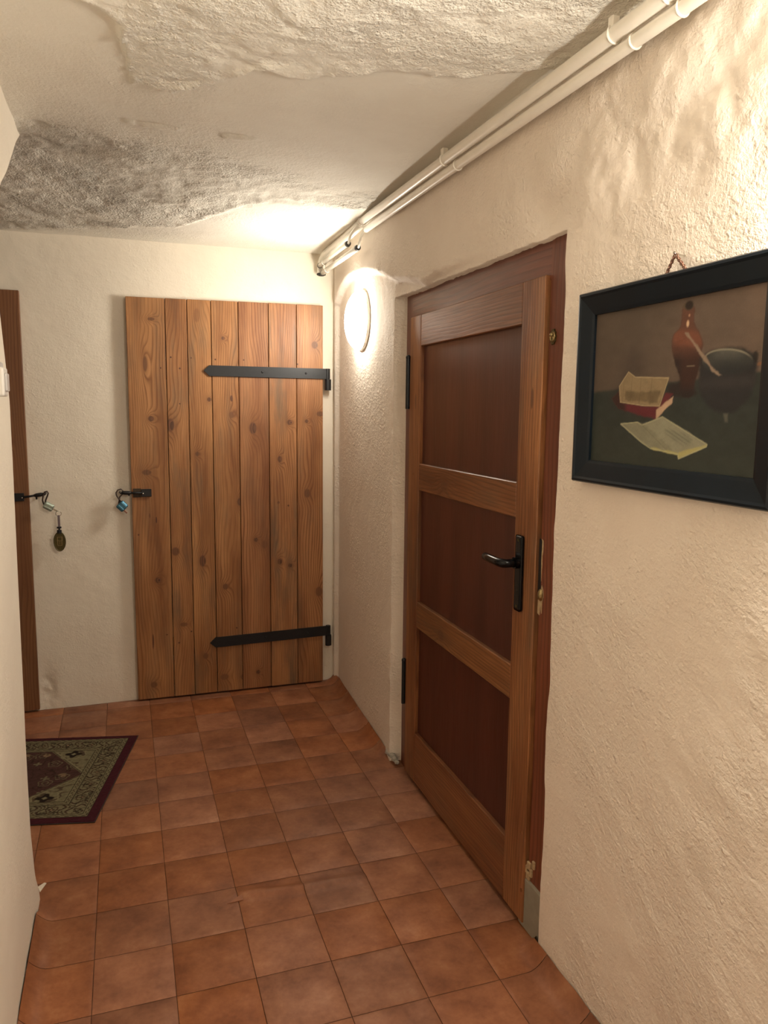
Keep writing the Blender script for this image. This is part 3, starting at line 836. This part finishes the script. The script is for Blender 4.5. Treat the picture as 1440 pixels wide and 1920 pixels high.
bm = bmesh.new(); add_cyl(bm, (hc, .009, .992), (hc, .0106, .992), .0045, seg=12); add_box(bm, (hc - .0018, .009, .978), (hc + .0018, .0106, .992))
link('keyhole', bm_mesh('keyhole', bm), M['dark_gap'], hp)
# butt hinges on the far side
for a, b in ((1.505, 1.700), (.300, .480)):
    bm = bmesh.new(); add_cyl(bm, (LW + .014, .003, a), (LW + .014, .003, b), .0085, seg=12); add_box(bm, (LW - .001, -.004, a + .01), (LW + .03, .000, b - .01), .001)
    h_ = link('hinge', bm_mesh('hinge', bm), M['iron'], d1)
    bm = bmesh.new(); bmesh.ops.create_uvsphere(bm, u_segments=10, v_segments=6, radius=.010, matrix=Matrix.Translation((LW + .014, .003, b + .004)))
    link('finial', bm_mesh('finial', bm), M['iron'], h_, True)
bm = bmesh.new()
for (x, z) in ((LW - .055, 1.255), (.02, .29), (.01, .115)): add_cyl(bm, (x, -.001, z), (x, .0016, z), .0055, seg=12)
link('peg', bm_mesh('peg', bm), M['rail_plain'], d1)

# rough cement at the foot of the wall beside the far post
bm = bmesh.new()
rr = random.Random(4)
for k in range(9):
    y = 2.885 + .012 * k; s = .010 + .006 * rr.random()
    mtx = Matrix.Translation((1.052 - .004 * rr.random(), y, .012 + .020 * rr.random())) @ Matrix.Rotation(rr.random() * 3, 4, 'Z') @ Matrix.Diagonal((s, s * 1.2, s * .9, 1))
    bmesh.ops.create_icosphere(bm, subdivisions=1, radius=1, matrix=mtx)
o = link('trim_2', bm_mesh('trim_2', bm), M['cement'])
set_label(o, 'crumbs of rough grey cement at the foot of the wall by the door frame', kind='structure')

# ------------------------------------------------------------------ wall lamps
def wall_lamp(x, y, z, r, mat, label, depth=.078, tilt=0.0, normal=-1):
    root = empty('wall_lamp', (x, y, z))
    root.rotation_euler = (0, 0, tilt)
    bm = bmesh.new()
    prof = [(0, 0), (r + .003, 0), (r + .003, .010), (r - .001, .0135), (0, .0135)]
    seg = 48
    def lathe(bm, prof):
        rings = []
        for (rad, d) in prof:
            if rad == 0: rings.append([bm.verts.new((normal * d, 0, 0))])
            else: rings.append([bm.verts.new((normal * d, rad * math.cos(2 * PI * k / seg), rad * math.sin(2 * PI * k / seg))) for k in range(seg)])
        for A, B in zip(rings[:-1], rings[1:]):
            for k in range(seg):
                k2 = (k + 1) % seg
                vs = [A[k % len(A)], A[k2 % len(A)], B[k2 % len(B)], B[k % len(B)]]
                u = []
                for v in vs:
                    if v not in u: u.append(v)
                if len(u) > 2:
                    f = bm.faces.new(u); f.smooth = True
    lathe(bm, prof)
    link('base', bm_mesh('base', bm), M['pipe_gloss'], root)
    bm = bmesh.new()
    dp = [(r - .001, .0138)] + [((r - .001) * math.cos(a), .0138 + (depth - .0138) * math.sin(a)) for a in np.linspace(.12, PI / 2, 12)[:-1]] + [(0, depth)]
    lathe(bm, dp)
    link('diffuser', bm_mesh('diffuser', bm), mat, root)
    set_label(root, label, 'lamp', 'round wall lamps along the corridor')
    return root
wall_lamp(1.058, 3.445, 1.908, .134, M['lamp_far'], 'lit round opal wall lamp beside the seven-plank door', tilt=-.04)
wall_lamp(1.040, .785, 1.89, .134, M['lamp_near'], 'lit round opal wall lamp above the framed picture')
wall_lamp(1.040, -.900, 1.95, .134, M['lamp_fill'], 'added round fill lamp on the wall behind the camera')  # unseen, added to brighten the near end of the corridor

# ------------------------------------------------------------------ conduits along the top of the long wall
def upz(y): return 2.277 + .0115 * (y - 1.45)
def loz(y): return 2.246 + .0105 * (y - 1.45)
ux, lx = .992, 1.008
cu = empty('conduit', (ux, 2.0, 2.28)); set_label(cu, 'upper cream conduit that bends down at the end wall, with a glossy cable sleeve', 'pipe', 'conduits along the ceiling corner')
cl = empty('conduit', (lx, 2.0, 2.25)); set_label(cl, 'lower cream conduit close to the wall under the bent one', 'pipe', 'conduits along the ceiling corner')
def par(o, p): o.parent = p; o.matrix_parent_inverse = Matrix.Translation(-Vector(p.location)); return o
bm = bmesh.new(); add_tube(bm, [(ux, y, upz(y)) for y in np.linspace(-1.58, 3.275, 12)], .0165, 16)
par(link('tube', bm_mesh('tube', bm), M['pipe']), cu)
bm = bmesh.new()
pth = [(ux + .004, 3.262, upz(3.26) - .002), (ux + .008, 3.5, 2.289), (ux + .006, 3.80, 2.282), (ux + .004, 3.885, 2.278), (ux + .002, 3.925, 2.266), (ux, 3.945, 2.243), (ux - .002, 3.950, 2.215), (ux - .002, 3.950, 2.192)]
add_tube(bm, pth, [.0205, .0215, .0215, .0215, .0215, .0215, .021, .0205], 18)
par(link('elbow', bm_mesh('elbow', bm), M['pipe_gloss']), cu)
bm = bmesh.new()
add_torus(bm, (ux - .002, 3.950, 2.190), (0, 0, 1), .018, .006, 18, 8)
add_cyl(bm, (ux - .002, 3.950, 2.193), (ux - .002, 3.950, 2.182), .014, seg=14)
par(link('grommet', bm_mesh('grommet', bm), M['rubber']), cu)
for y in (1.29, 1.46, 2.35, 3.24):
    bm = bmesh.new()
    add_box(bm, (ux - .012, y - .009, upz(y) + .010), (ux + .006, y + .009, upz(y) + .034), .002)
    add_torus(bm, (ux, y, upz(y)), (0, 1, 0), .0178, .0028, 20, 6)
    par(link('clip', bm_mesh('clip', bm), M['pipe']), cu)
bm = bmesh.new(); add_tube(bm, [(lx, y, loz(y)) for y in np.linspace(-1.58, 3.235, 12)], .0142, 16)
par(link('tube', bm_mesh('tube', bm), M['pipe']), cl)
for y in (1.27, 1.41, 2.285):
    bm = bmesh.new()
    add_torus(bm, (lx, y, loz(y)), (0, 1, 0), .0152, .0026, 18, 6)
    add_box(bm, (lx, y - .007, loz(y) - .004), (lx + .020, y + .007, loz(y) + .008), .0015)
    par(link('clip', bm_mesh('clip', bm), M['pipe']), cl)
# pair of short glossy sleeves under the elbow, each fed by a looped cable
for own, x, ya, yb, za, zb, c in ((cu, .972, 3.395, 3.905, 2.232, 2.226, Vector((ux, 3.272, upz(3.27)))),
                                  (cl, .986, 3.290, 3.900, 2.196, 2.190, Vector((lx, 3.232, loz(3.23))))):
    bm = bmesh.new(); add_tube(bm, [(x, ya, za), (x, (ya + yb) / 2, (za + zb) / 2), (x, yb, zb)], .0125, 16)
    for y, z in ((ya + .02, za), (yb - .09, zb)): add_torus(bm, (x, y, z), (0, 1, 0), .0128, .0018, 18, 6)
    sl = par(link('cable_sleeve', bm_mesh('cable_sleeve', bm), M['pipe_gloss']), own)
    for pa, pb in (((x, ya + .002, za), (x, ya - .012, za)), ((x, yb - .002, zb), (x, yb + .012, zb))):
        bm = bmesh.new(); add_cyl(bm, pa, pb, .0135, .012, 14)
        link('grommet', bm_mesh('grommet', bm), M['rubber'], sl)
    bm = bmesh.new()
    add_tube(bm, [c + Vector((0, -.01, 0)), c + Vector((-.004, .006, -.002)), c + Vector((-.014, .012, -.016)), ((c.x + x) / 2 - .010, ya - .045, (c.z + za) / 2 - .002), (x - .003, ya - .034, za + .012), (x, ya - .016, za + .001), (x, ya + .01, za)], .0058, 10)
    par(link('cable', bm_mesh('cable', bm), M['pipe_gloss']), own)
# ------------------------------------------------------------------ framed picture
PX = 1.020
PY0, PY1, PZ0, PZ1 = .985, 1.584, 1.336, 1.770
FW = .052
pic = empty('framed_picture', (PX + .012, (PY0 + PY1) / 2, (PZ0 + PZ1) / 2))
set_label(pic, 'still life with jug, pot and old books in a wide black frame', 'picture')
cy, cz = (PY0 + PY1) / 2, (PZ0 + PZ1) / 2
def frame_side(pa, pb, inward):
    """mitred moulding from outer corner pa to pb (y,z), inward = unit vector towards the picture"""
    prof = [(0, .016), (0, -.003), (.003, -.008), (.008, -.009), (.013, -.0065), (.045, .0015), (FW, .004), (FW, .016)]
    pa = np.array(pa); pb = np.array(pb); t = (pb - pa) / np.linalg.norm(pb - pa); inward = np.array(inward)
    bm = bmesh.new(); R = []
    for end, sgn in ((pa, 1), (pb, -1)):
        R.append([bm.verts.new((d - .012, *(end + inward * q + t * sgn * q - np.array([cy, cz])))) for q, d in prof])
    n = len(prof)
    for k in range(n): bm.faces.new((R[0][k], R[0][(k + 1) % n], R[1][(k + 1) % n], R[1][k]))
    bm.faces.new(R[0]); bm.faces.new(R[1][::-1])
    return link('frame_side', bm_mesh('frame_side', bm), M['frame_black'], pic)
q = [(PY1, PZ0), (PY1, PZ1), (PY0, PZ1), (PY0, PZ0)]
frame_side(q[0], q[1], (-1, 0)); frame_side(q[1], q[2], (0, -1)); frame_side(q[2], q[3], (1, 0)); frame_side(q[3], q[0], (0, 1))

PO = {
 'bottle':[(0.562,0.937),(0.594,0.919),(0.625,0.93),(0.632,0.872),(0.632,0.815),(0.66,0.787),(0.684,0.72),(0.684,0.656),(0.673,0.576),(0.654,0.495),(0.654,0.433),(0.617,0.422),(0.573,0.435),(0.58,0.532),(0.546,0.601),(0.519,0.68),(0.51,0.757),(0.525,0.797),(0.563,0.817),(0.563,0.883)],
 'lip':[(0.56,0.935),(0.58,0.953),(0.613,0.95),(0.627,0.929),(0.603,0.909),(0.57,0.917)],
 'glaze':[(0.517,0.798),(0.563,0.809),(0.66,0.783),(0.683,0.736),(0.673,0.697),(0.607,0.712),(0.521,0.726)],
 'pot':[(0.676,0.632),(0.692,0.655),(0.775,0.682),(0.883,0.675),(0.947,0.631),(0.957,0.571),(0.953,0.49),(0.928,0.401),(0.862,0.34),(0.781,0.339),(0.709,0.388),(0.678,0.494)],
 'potin':[(0.69,0.623),(0.715,0.665),(0.79,0.677),(0.877,0.66),(0.931,0.621),(0.94,0.58),(0.905,0.549),(0.828,0.538),(0.745,0.555),(0.7,0.582)],
 'spoon':[(0.588,0.785),(0.603,0.783),(0.751,0.578),(0.795,0.54),(0.777,0.533),(0.745,0.559)],
 'handle':[(0.936,0.65),(0.956,0.648),(0.956,0.593),(0.943,0.594)],
 'hook':[(0.956,0.59),(0.982,0.597),(0.983,0.582),(0.96,0.578)],
 'jug':[(0.503,0.501),(0.577,0.519),(0.671,0.47),(0.666,0.429),(0.548,0.427),(0.502,0.458)],
 'book1':[(0.188,0.505),(0.247,0.591),(0.295,0.556),(0.506,0.54),(0.461,0.38),(0.365,0.381),(0.199,0.405)],
 'book1dk':[(0.233,0.47),(0.456,0.464),(0.45,0.394),(0.231,0.414)],
 'red1':[(0.138,0.425),(0.185,0.467),(0.205,0.4),(0.365,0.381),(0.461,0.38),(0.493,0.458),(0.538,0.449),(0.442,0.301),(0.287,0.335),(0.19,0.367)],
 'redpg':[(0.444,0.354),(0.539,0.432),(0.536,0.397),(0.446,0.305)],
 'openb':[(0.212,0.266),(0.326,0.28),(0.357,0.263),(0.483,0.315),(0.742,0.169),(0.739,0.157),(0.591,0.078),(0.587,0.103),(0.419,0.125),(0.359,0.158)],
 'openl':[(0.212,0.266),(0.326,0.28),(0.432,0.229),(0.558,0.122),(0.419,0.13),(0.316,0.197)],
 'text':[(0.478,0.24),(0.559,0.252),(0.69,0.178),(0.582,0.158)],
 'edge':[(0.419,0.134),(0.585,0.111),(0.742,0.169),(0.74,0.157),(0.593,0.082),(0.585,0.099),(0.419,0.121)],
 'foot':[(0.815,0.336),(0.837,0.336),(0.836,0.293),(0.825,0.293)],
 'shadow':[(0.233,0.735),(0.336,0.706),(0.334,0.572),(0.246,0.512),(0.183,0.496)],
}
def sdf(U, Vv, poly, asp=.684, smooth=False):
    """signed distance (in canvas widths), negative inside"""
    P = np.array(poly) * np.array([1, asp]); X = U; Y = Vv * asp
    if smooth:
        for _ in range(3): P = np.stack([.75 * P + .25 * np.roll(P, -1, 0), .25 * P + .75 * np.roll(P, -1, 0)], 1).reshape(-1, 2)
    d = np.full(U.shape, 9.0); ins = np.zeros(U.shape, bool)
    for a, b in zip(P, np.roll(P, -1, 0)):
        e = b - a; t = np.clip(((X - a[0]) * e[0] + (Y - a[1]) * e[1]) / (e @ e), 0, 1)
        d = np.minimum(d, np.hypot(X - a[0] - e[0] * t, Y - a[1] - e[1] * t))
        c = (a[1] > Y) != (b[1] > Y)
        with np.errstate(divide='ignore', invalid='ignore'):
            xi = (b[0] - a[0]) * (Y - a[1]) / (b[1] - a[1]) + a[0]
        ins ^= c & (X < xi)
    return np.where(ins, -d, d)
def paint_canvas():
    n, m = 340, 232
    u = np.linspace(-.02, 1.02, n); v = np.linspace(-.02, 1.02, m)
    U, V = np.meshgrid(u, v, indexing='ij')
    lin = lambda r, g, b: np.array([(c / 255) ** 2.2 for c in (r, g, b)])
    br = fbm(U * 22, V * 22, 201, 3); br2 = fbm(U * 5, V * 5, 202, 3); fine = fbm(U * 70, V * 90, 203, 2)
    def lay(img, mask, col, tex=.12):
        c = np.asarray(col)[None, None, :] * (1 + tex * br + .06 * fine)[..., None]
        return img * (1 - mask[..., None]) + c * mask[..., None]
    RND = ('bottle', 'lip', 'glaze', 'pot', 'potin', 'jug', 'shadow', 'hook', 'handle', 'text')
    S = lambda k, soft=.006: sstep(soft, -soft, sdf(U, V, PO[k], smooth=k in RND) + .005 * br + .002 * fine)
    img = np.zeros(U.shape + (3,))
    wallc = lin(92, 77, 66) * (1 + .0 * U[..., None]) + (lin(124, 100, 86) - lin(92, 77, 66)) * np.clip(U - .25 + .15 * br2, 0, 1)[..., None]
    img = wallc * (1 + .10 * br + .16 * br2)[..., None]
    img = lay(img, .55 * S('shadow', .06), lin(66, 54, 50))
    tl = np.interp(U, [0, .184, .5, .96, 1.02], [.475, .486, .514, .549, .552])
    tm = sstep(.012, -.012, V - tl + .006 * br)
    img = lay(img, tm, lin(50, 54, 50), .22)
    img = lay(img, tm * np.clip(sstep(.45, .0, V) * .4, 0, 1), lin(64, 66, 56), .2)
    img = lay(img, S('jug', .012), lin(44, 37, 36))
    b = S('bottle'); img = lay(img, b, lin(62, 38, 32))
    img = lay(img, b * sstep(.60, .54, U) * sstep(.75, .60, V), lin(44, 34, 34))
    img = lay(img, b * sstep(.52, .44, V) * .8, lin(36, 31, 32))
    img = lay(img, b * sstep(.62, .74, V) * .85, lin(108, 68, 54))
    img = lay(img, S('glaze', .012) * b, lin(122, 72, 54))
    img = lay(img, S('lip') , lin(96, 78, 62)); img = lay(img, sstep(.010, .0, np.hypot((U - .60) / 1.3, (V - .935) * .684) - .012), lin(40, 28, 24))
    for (x, y, rx, ry, c) in ((.598, .835, .009, .022, (235, 190, 150)), (.604, .880, .006, .010, (190, 140, 110))):
        img = lay(img, .85 * sstep(1.2, .4, np.hypot((U - x) / rx, (V - y) / ry)), lin(*c))
    img = lay(img, S('pot', .012), lin(42, 41, 43), .2)
    img = lay(img, S('pot') * np.exp(-((V - .50) / .035) ** 2) * .6, lin(60, 54, 54))
    pi_ = S('potin'); img = lay(img, pi_, lin(44, 45, 46))
    img = lay(img, pi_ * sstep(.56, .63, V) * .6, lin(70, 68, 64))
    img = lay(img, pi_ * sstep(.60, .68, V) * sstep(.70, .80, U) * sstep(.93, .86, U), lin(92, 88, 80))
    dr = np.abs(sdf(U, V, PO['potin'], smooth=True))
    img = lay(img, .8 * sstep(.0055, .001, dr) * sstep(.60, .66, V), lin(150, 138, 118))
    img = lay(img, .8 * S('handle'), lin(30, 26, 26)); img = lay(img, S('hook', .004), lin(140, 96, 70))
    img = lay(img, S('spoon', .004), lin(150, 124, 104))
    img = lay(img, .9 * sstep(.004, .001, np.abs(V - .600 + .02 * (U - .62))*.684) * sstep(.60, .612, U) * sstep(.655, .645, U), lin(120, 104, 84))
    img = lay(img, S('red1'), lin(100, 40, 46)); img = lay(img, S('red1') * sstep(.26, .22, U), lin(62, 36, 34))
    img = lay(img, S('redpg', .004), lin(200, 160, 130))
    img = lay(img, S('book1'), lin(146, 122, 92)); img = lay(img, .75 * S('book1dk'), lin(108, 88, 64), .3)
    for x in (.215, .27, .33, .40): img = lay(img, .35 * sstep(.004, .0, np.abs(U - x - .03 * (V - .4))) * S('book1'), lin(96, 74, 54))
    d = np.abs(sdf(U, V, PO['book1'])); img = lay(img, .6 * sstep(.004, .001, d), lin(196, 168, 128))
    o = S('openb'); img = lay(img, o, lin(150, 142, 118)); img = lay(img, .55 * S('openl'), lin(126, 118, 96))
    ln = sstep(.1, .7, np.sin((V * .684 + .42 * U) * 420) * .8 + br * .5)
    img = lay(img, .6 * S('text', .012) * (.45 + .55 * ln), lin(92, 88, 74))
    img = lay(img, .7 * S('edge', .004), lin(196, 176, 104))
    d = np.abs(sdf(U, V, PO['openb'])); img = lay(img, .5 * sstep(.004, .001, d), lin(205, 192, 150))
    img = lay(img, .5 * sstep(.004, .001, np.abs(U - .357 - (.263 - V) * 1.15)) * o * sstep(.10, .14, V), lin(104, 92, 72))
    img = lay(img, .7 * S('foot'), lin(110, 104, 90))
    img = img * np.array([.90, 1.0, 1.07])
    Yw = 1.53 - .5 * U; Zw = 1.383 + .342 * V
    P = np.stack([np.full(U.shape, -.002), Yw - cy, Zw - cz], -1)
    grid_mesh('canvas', P, M['oil'], attr=np.clip(img, 0, 1), parent=pic, flip=False)
paint_canvas()
box('backing', (.0005, PY0 + .03 - cy, PZ0 + .03 - cz), (.004, PY1 - .03 - cy, PZ1 - .03 - cz), M['pine_edge'], pic, .0005)
# hanging chain over a nail
apex = Vector((1.022, 1.268, 1.803))
def chain(p0, p1, n):
    p0, p1 = Vector(p0), Vector(p1); d = (p1 - p0) / n; t = d.normalized()
    for i in range(n):
        c = p0 + d * (i + .5); bm = bmesh.new()
        nr = Vector((1, 0, 0)) if i % 2 == 0 else (t.cross(Vector((1, 0, 0))) * .75 + Vector((.66, 0, 0)))
        add_torus(bm, (0, 0, 0), nr, .0034, .0012, 14, 6, stretch=(t, 1.45))
        o = link('chain_link', bm_mesh('chain_link', bm), M['copper'], pic)
        o.location = c - pic.location
chain(apex + Vector((0, .002, -.002)), (1.026, 1.302, 1.763), 10)
chain(apex + Vector((0, -.002, -.002)), (1.026, 1.234, 1.763), 10)
bm = bmesh.new(); add_tube(bm, [(1.070, 1.268, 1.800), (1.022, 1.268, 1.804), (1.019, 1.268, 1.806)], .0014, 8); add_cyl(bm, (1.0195, 1.268, 1.806), (1.018, 1.268, 1.8065), .0028, seg=12)
o = link('nail', bm_mesh('nail', bm), M['chrome']); set_label(o, 'small steel nail in the wall holding the picture chain', 'nail')

# ------------------------------------------------------------------ doormat
def build_mat():
    c0 = np.array([.020, 3.530]); c1 = np.array([-.145, 2.797])
    ax = (c0 - c1) / np.linalg.norm(c0 - c1); Wm = np.linalg.norm(c0 - c1)
    lx_ = np.array([-ax[1], ax[0]]); Lm = 1.10
    n, m = 420, 290
    s = np.linspace(0, Lm, n); t = np.linspace(0, Wm, m)
    S, Tt = np.meshgrid(s, t, indexing='ij')
    lin = lambda r, g, b: np.array([(c / 255) ** 2.2 for c in (r, g, b)])
    e = np.minimum(np.minimum(S, Lm - S), np.minimum(Tt, Wm - Tt))
    olive = lin(116, 109, 84); brown = lin(62, 44, 38); plum = lin(74, 52, 48); bord = lin(70, 32, 40); blk = lin(38, 31, 28); gold = lin(146, 122, 94)
    img = np.tile(olive, S.shape + (1,)) * (1 + .12 * fbm(S * 60, Tt * 60, 301, 2))[..., None]
    def lay(img, mk, col): return img * (1 - mk[..., None]) + np.asarray(col) * mk[..., None]
    g = lambda d, wd: sstep(wd, wd * .35, np.abs(d))
    # local coordinate along the border
    along = np.where((S <= Tt) & (S <= Wm - Tt) | (Lm - S <= np.minimum(Tt, Wm - Tt)), Tt, S)
    b = e
    # meander guard stripe
    per = .030
    sq = np.sign(np.sin(2 * PI * along / per)) * .0045
    img = lay(img, g(b - .046 - sq * .8, .0028) , blk)
    img = lay(img, g(b - .058, .0022), blk)
    img = lay(img, g(b - .128, .0030), blk)
    sq2 = np.sign(np.sin(2 * PI * along / .024 + 1)) * .003
    img = lay(img, g(b - .140 - sq2, .0025), brown)
    img = lay(img, g(b - .152, .0022), blk)
    # main border: alternating bars and flowers
    ub = (along / .052) % 1 - .5; kb = np.floor(along / .052) % 2
    vb = (b - .093) / .032
    inb = (np.abs(vb) < 1)
    bars = inb * (kb == 0) * ((np.abs(np.abs(ub + .22 * np.sin(vb * 3.2)) - .30) < .09) | (np.abs(ub + .22 * np.sin(vb * 3.2)) < .05) * (np.abs(vb) > .25))
    img = lay(img, bars * .9, brown)
    rr_ = np.hypot(ub * 1.6, vb * .8)
    ang_ = np.arctan2(vb, ub * 2)
    flw = inb * (kb == 1) * ((rr_ < .30 + .10 * np.cos(4 * ang_)) | (np.abs(rr_ - .60 - .10 * np.sin(3 * ang_)) < .07))
    img = lay(img, flw * .9, brown); img = lay(img, inb * (kb == 1) * (rr_ < .12), gold)
    scr = inb * (np.abs(fbm(along * 34, b * 46, 303, 2)) < .11)
    img = lay(img, scr * .75, blk)
    # field: dark hexagon with pale corner pieces
    f = sstep(.152, .156, b)
    hexa = np.minimum((S - .165) * 1.0 - np.abs(Tt - Wm / 2) * .85 + .02, Wm / 2 - .165 - np.abs(Tt - Wm / 2) + .012)
    field = f * sstep(0, .003, hexa)
    img = lay(img, field, plum)
    img = lay(img, f * g(hexa + .004, .0028), blk); img = lay(img, f * g(hexa + .012, .0035), olive * 1.25); img = lay(img, f * g(hexa + .021, .0022) * (np.sin(S * 300) > -.2), brown)
    corner = f * sstep(-.022, -.028, hexa)
    swirl = np.abs(fbm(S * 19, Tt * 19, 305, 2)) < .10
    img = lay(img, corner * swirl * .75, brown)
    for cs, ct in ((.235, .185), (.235, Wm - .185)):
        r = np.hypot(S - cs, Tt - ct); a = np.arctan2(Tt - ct, S - cs)
        img = lay(img, f * g(r - .050 - .004 * np.sin(6 * a), .004), olive * 1.2)
        img = lay(img, f * sstep(.030 + .008 * np.cos(4 * a), .026 + .008 * np.cos(4 * a), r), blk)
        img = lay(img, f * sstep(.013, .009, np.abs(S - cs) + np.abs(Tt - ct)), olive * 1.3)
    rnd = random.Random(5)
    for k in range(60):
        cs, ct = rnd.uniform(.2, 1.0), rnd.uniform(.17, Wm - .17)
        r = np.hypot(S - cs, (Tt - ct)); a = np.arctan2(Tt - ct, S - cs)
        kind = k % 3
        if kind == 0:
            mk = field * (g(r - .026 - .003 * np.sin(5 * a), .0028) + g(r - .012, .0028)); colr = olive * .95
        elif kind == 1:
            mk = field * sstep(.016, .012, np.hypot((S - cs) * .7 + (Tt - ct) * .5, (Tt - ct) * .8 - (S - cs) * .5)); colr = gold * .8
        else:
            mk = field * (sstep(.006, .003, np.abs(S - cs)) * (r < .018) + sstep(.006, .003, np.abs(Tt - ct)) * (r < .018)); colr = olive
        img = lay(img, np.clip(mk, 0, 1) * .85, colr)
    dk = field * (np.abs(fbm(S * 22, Tt * 22, 306, 2)) < .05)
    img = lay(img, dk * .6, blk)
    img = lay(img, sstep(.038, .034, b), bord * (.9 + .0)); img = lay(img, g(b - .037, .002), blk)
    img = img * (1 + .18 * fbm(S * 150, Tt * 150, 307, 1))[..., None]
    z = .0075 + .0006 * fbm(S * 90, Tt * 90, 308, 2) - .0045 * sstep(.006, 0, e) - .0015 * sstep(.036, .03, e)
    org = np.array([-.60, 3.20])
    XY = c1[None, None, :] + lx_ * S[..., None] + ax * Tt[..., None] - org
    mt = empty('doormat', (*org, 0)); set_label(mt, 'oriental patterned doormat with a bordeaux edge beside the left wall', 'doormat')
    grid_mesh('pile', np.stack([XY[..., 0], XY[..., 1], z], -1), M['mat'], attr=np.clip(img, 0, 1), parent=mt, flip=True)
    bm = bmesh.new()
    P = [c1, c0, c0 + lx_ * Lm, c1 + lx_ * Lm]
    add_prism(bm, [tuple(p - org) for p in P], .0015, .0035, 'xy')
    link('backing', bm_mesh('backing', bm), M['rubber'], mt)
build_mat()

# ------------------------------------------------------------------ light switch on the left wall
sw = empty('light_switch', (X_LEFT + .004, 2.085, 1.558)); set_label(sw, 'white surface-mounted light switch on the left wall', 'switch')
box('housing', (-.004, -.034, -.036), (.018, .034, .034), M['switch'], sw, .005, 2)
box('rocker', (.016, -.022, -.024), (.023, .022, .020), M['switch_clear'], sw, .003, 2)
box('cable_entry', (-.002, -.012, .032), (.012, .012, .046), M['switch_clear'], sw, .002)
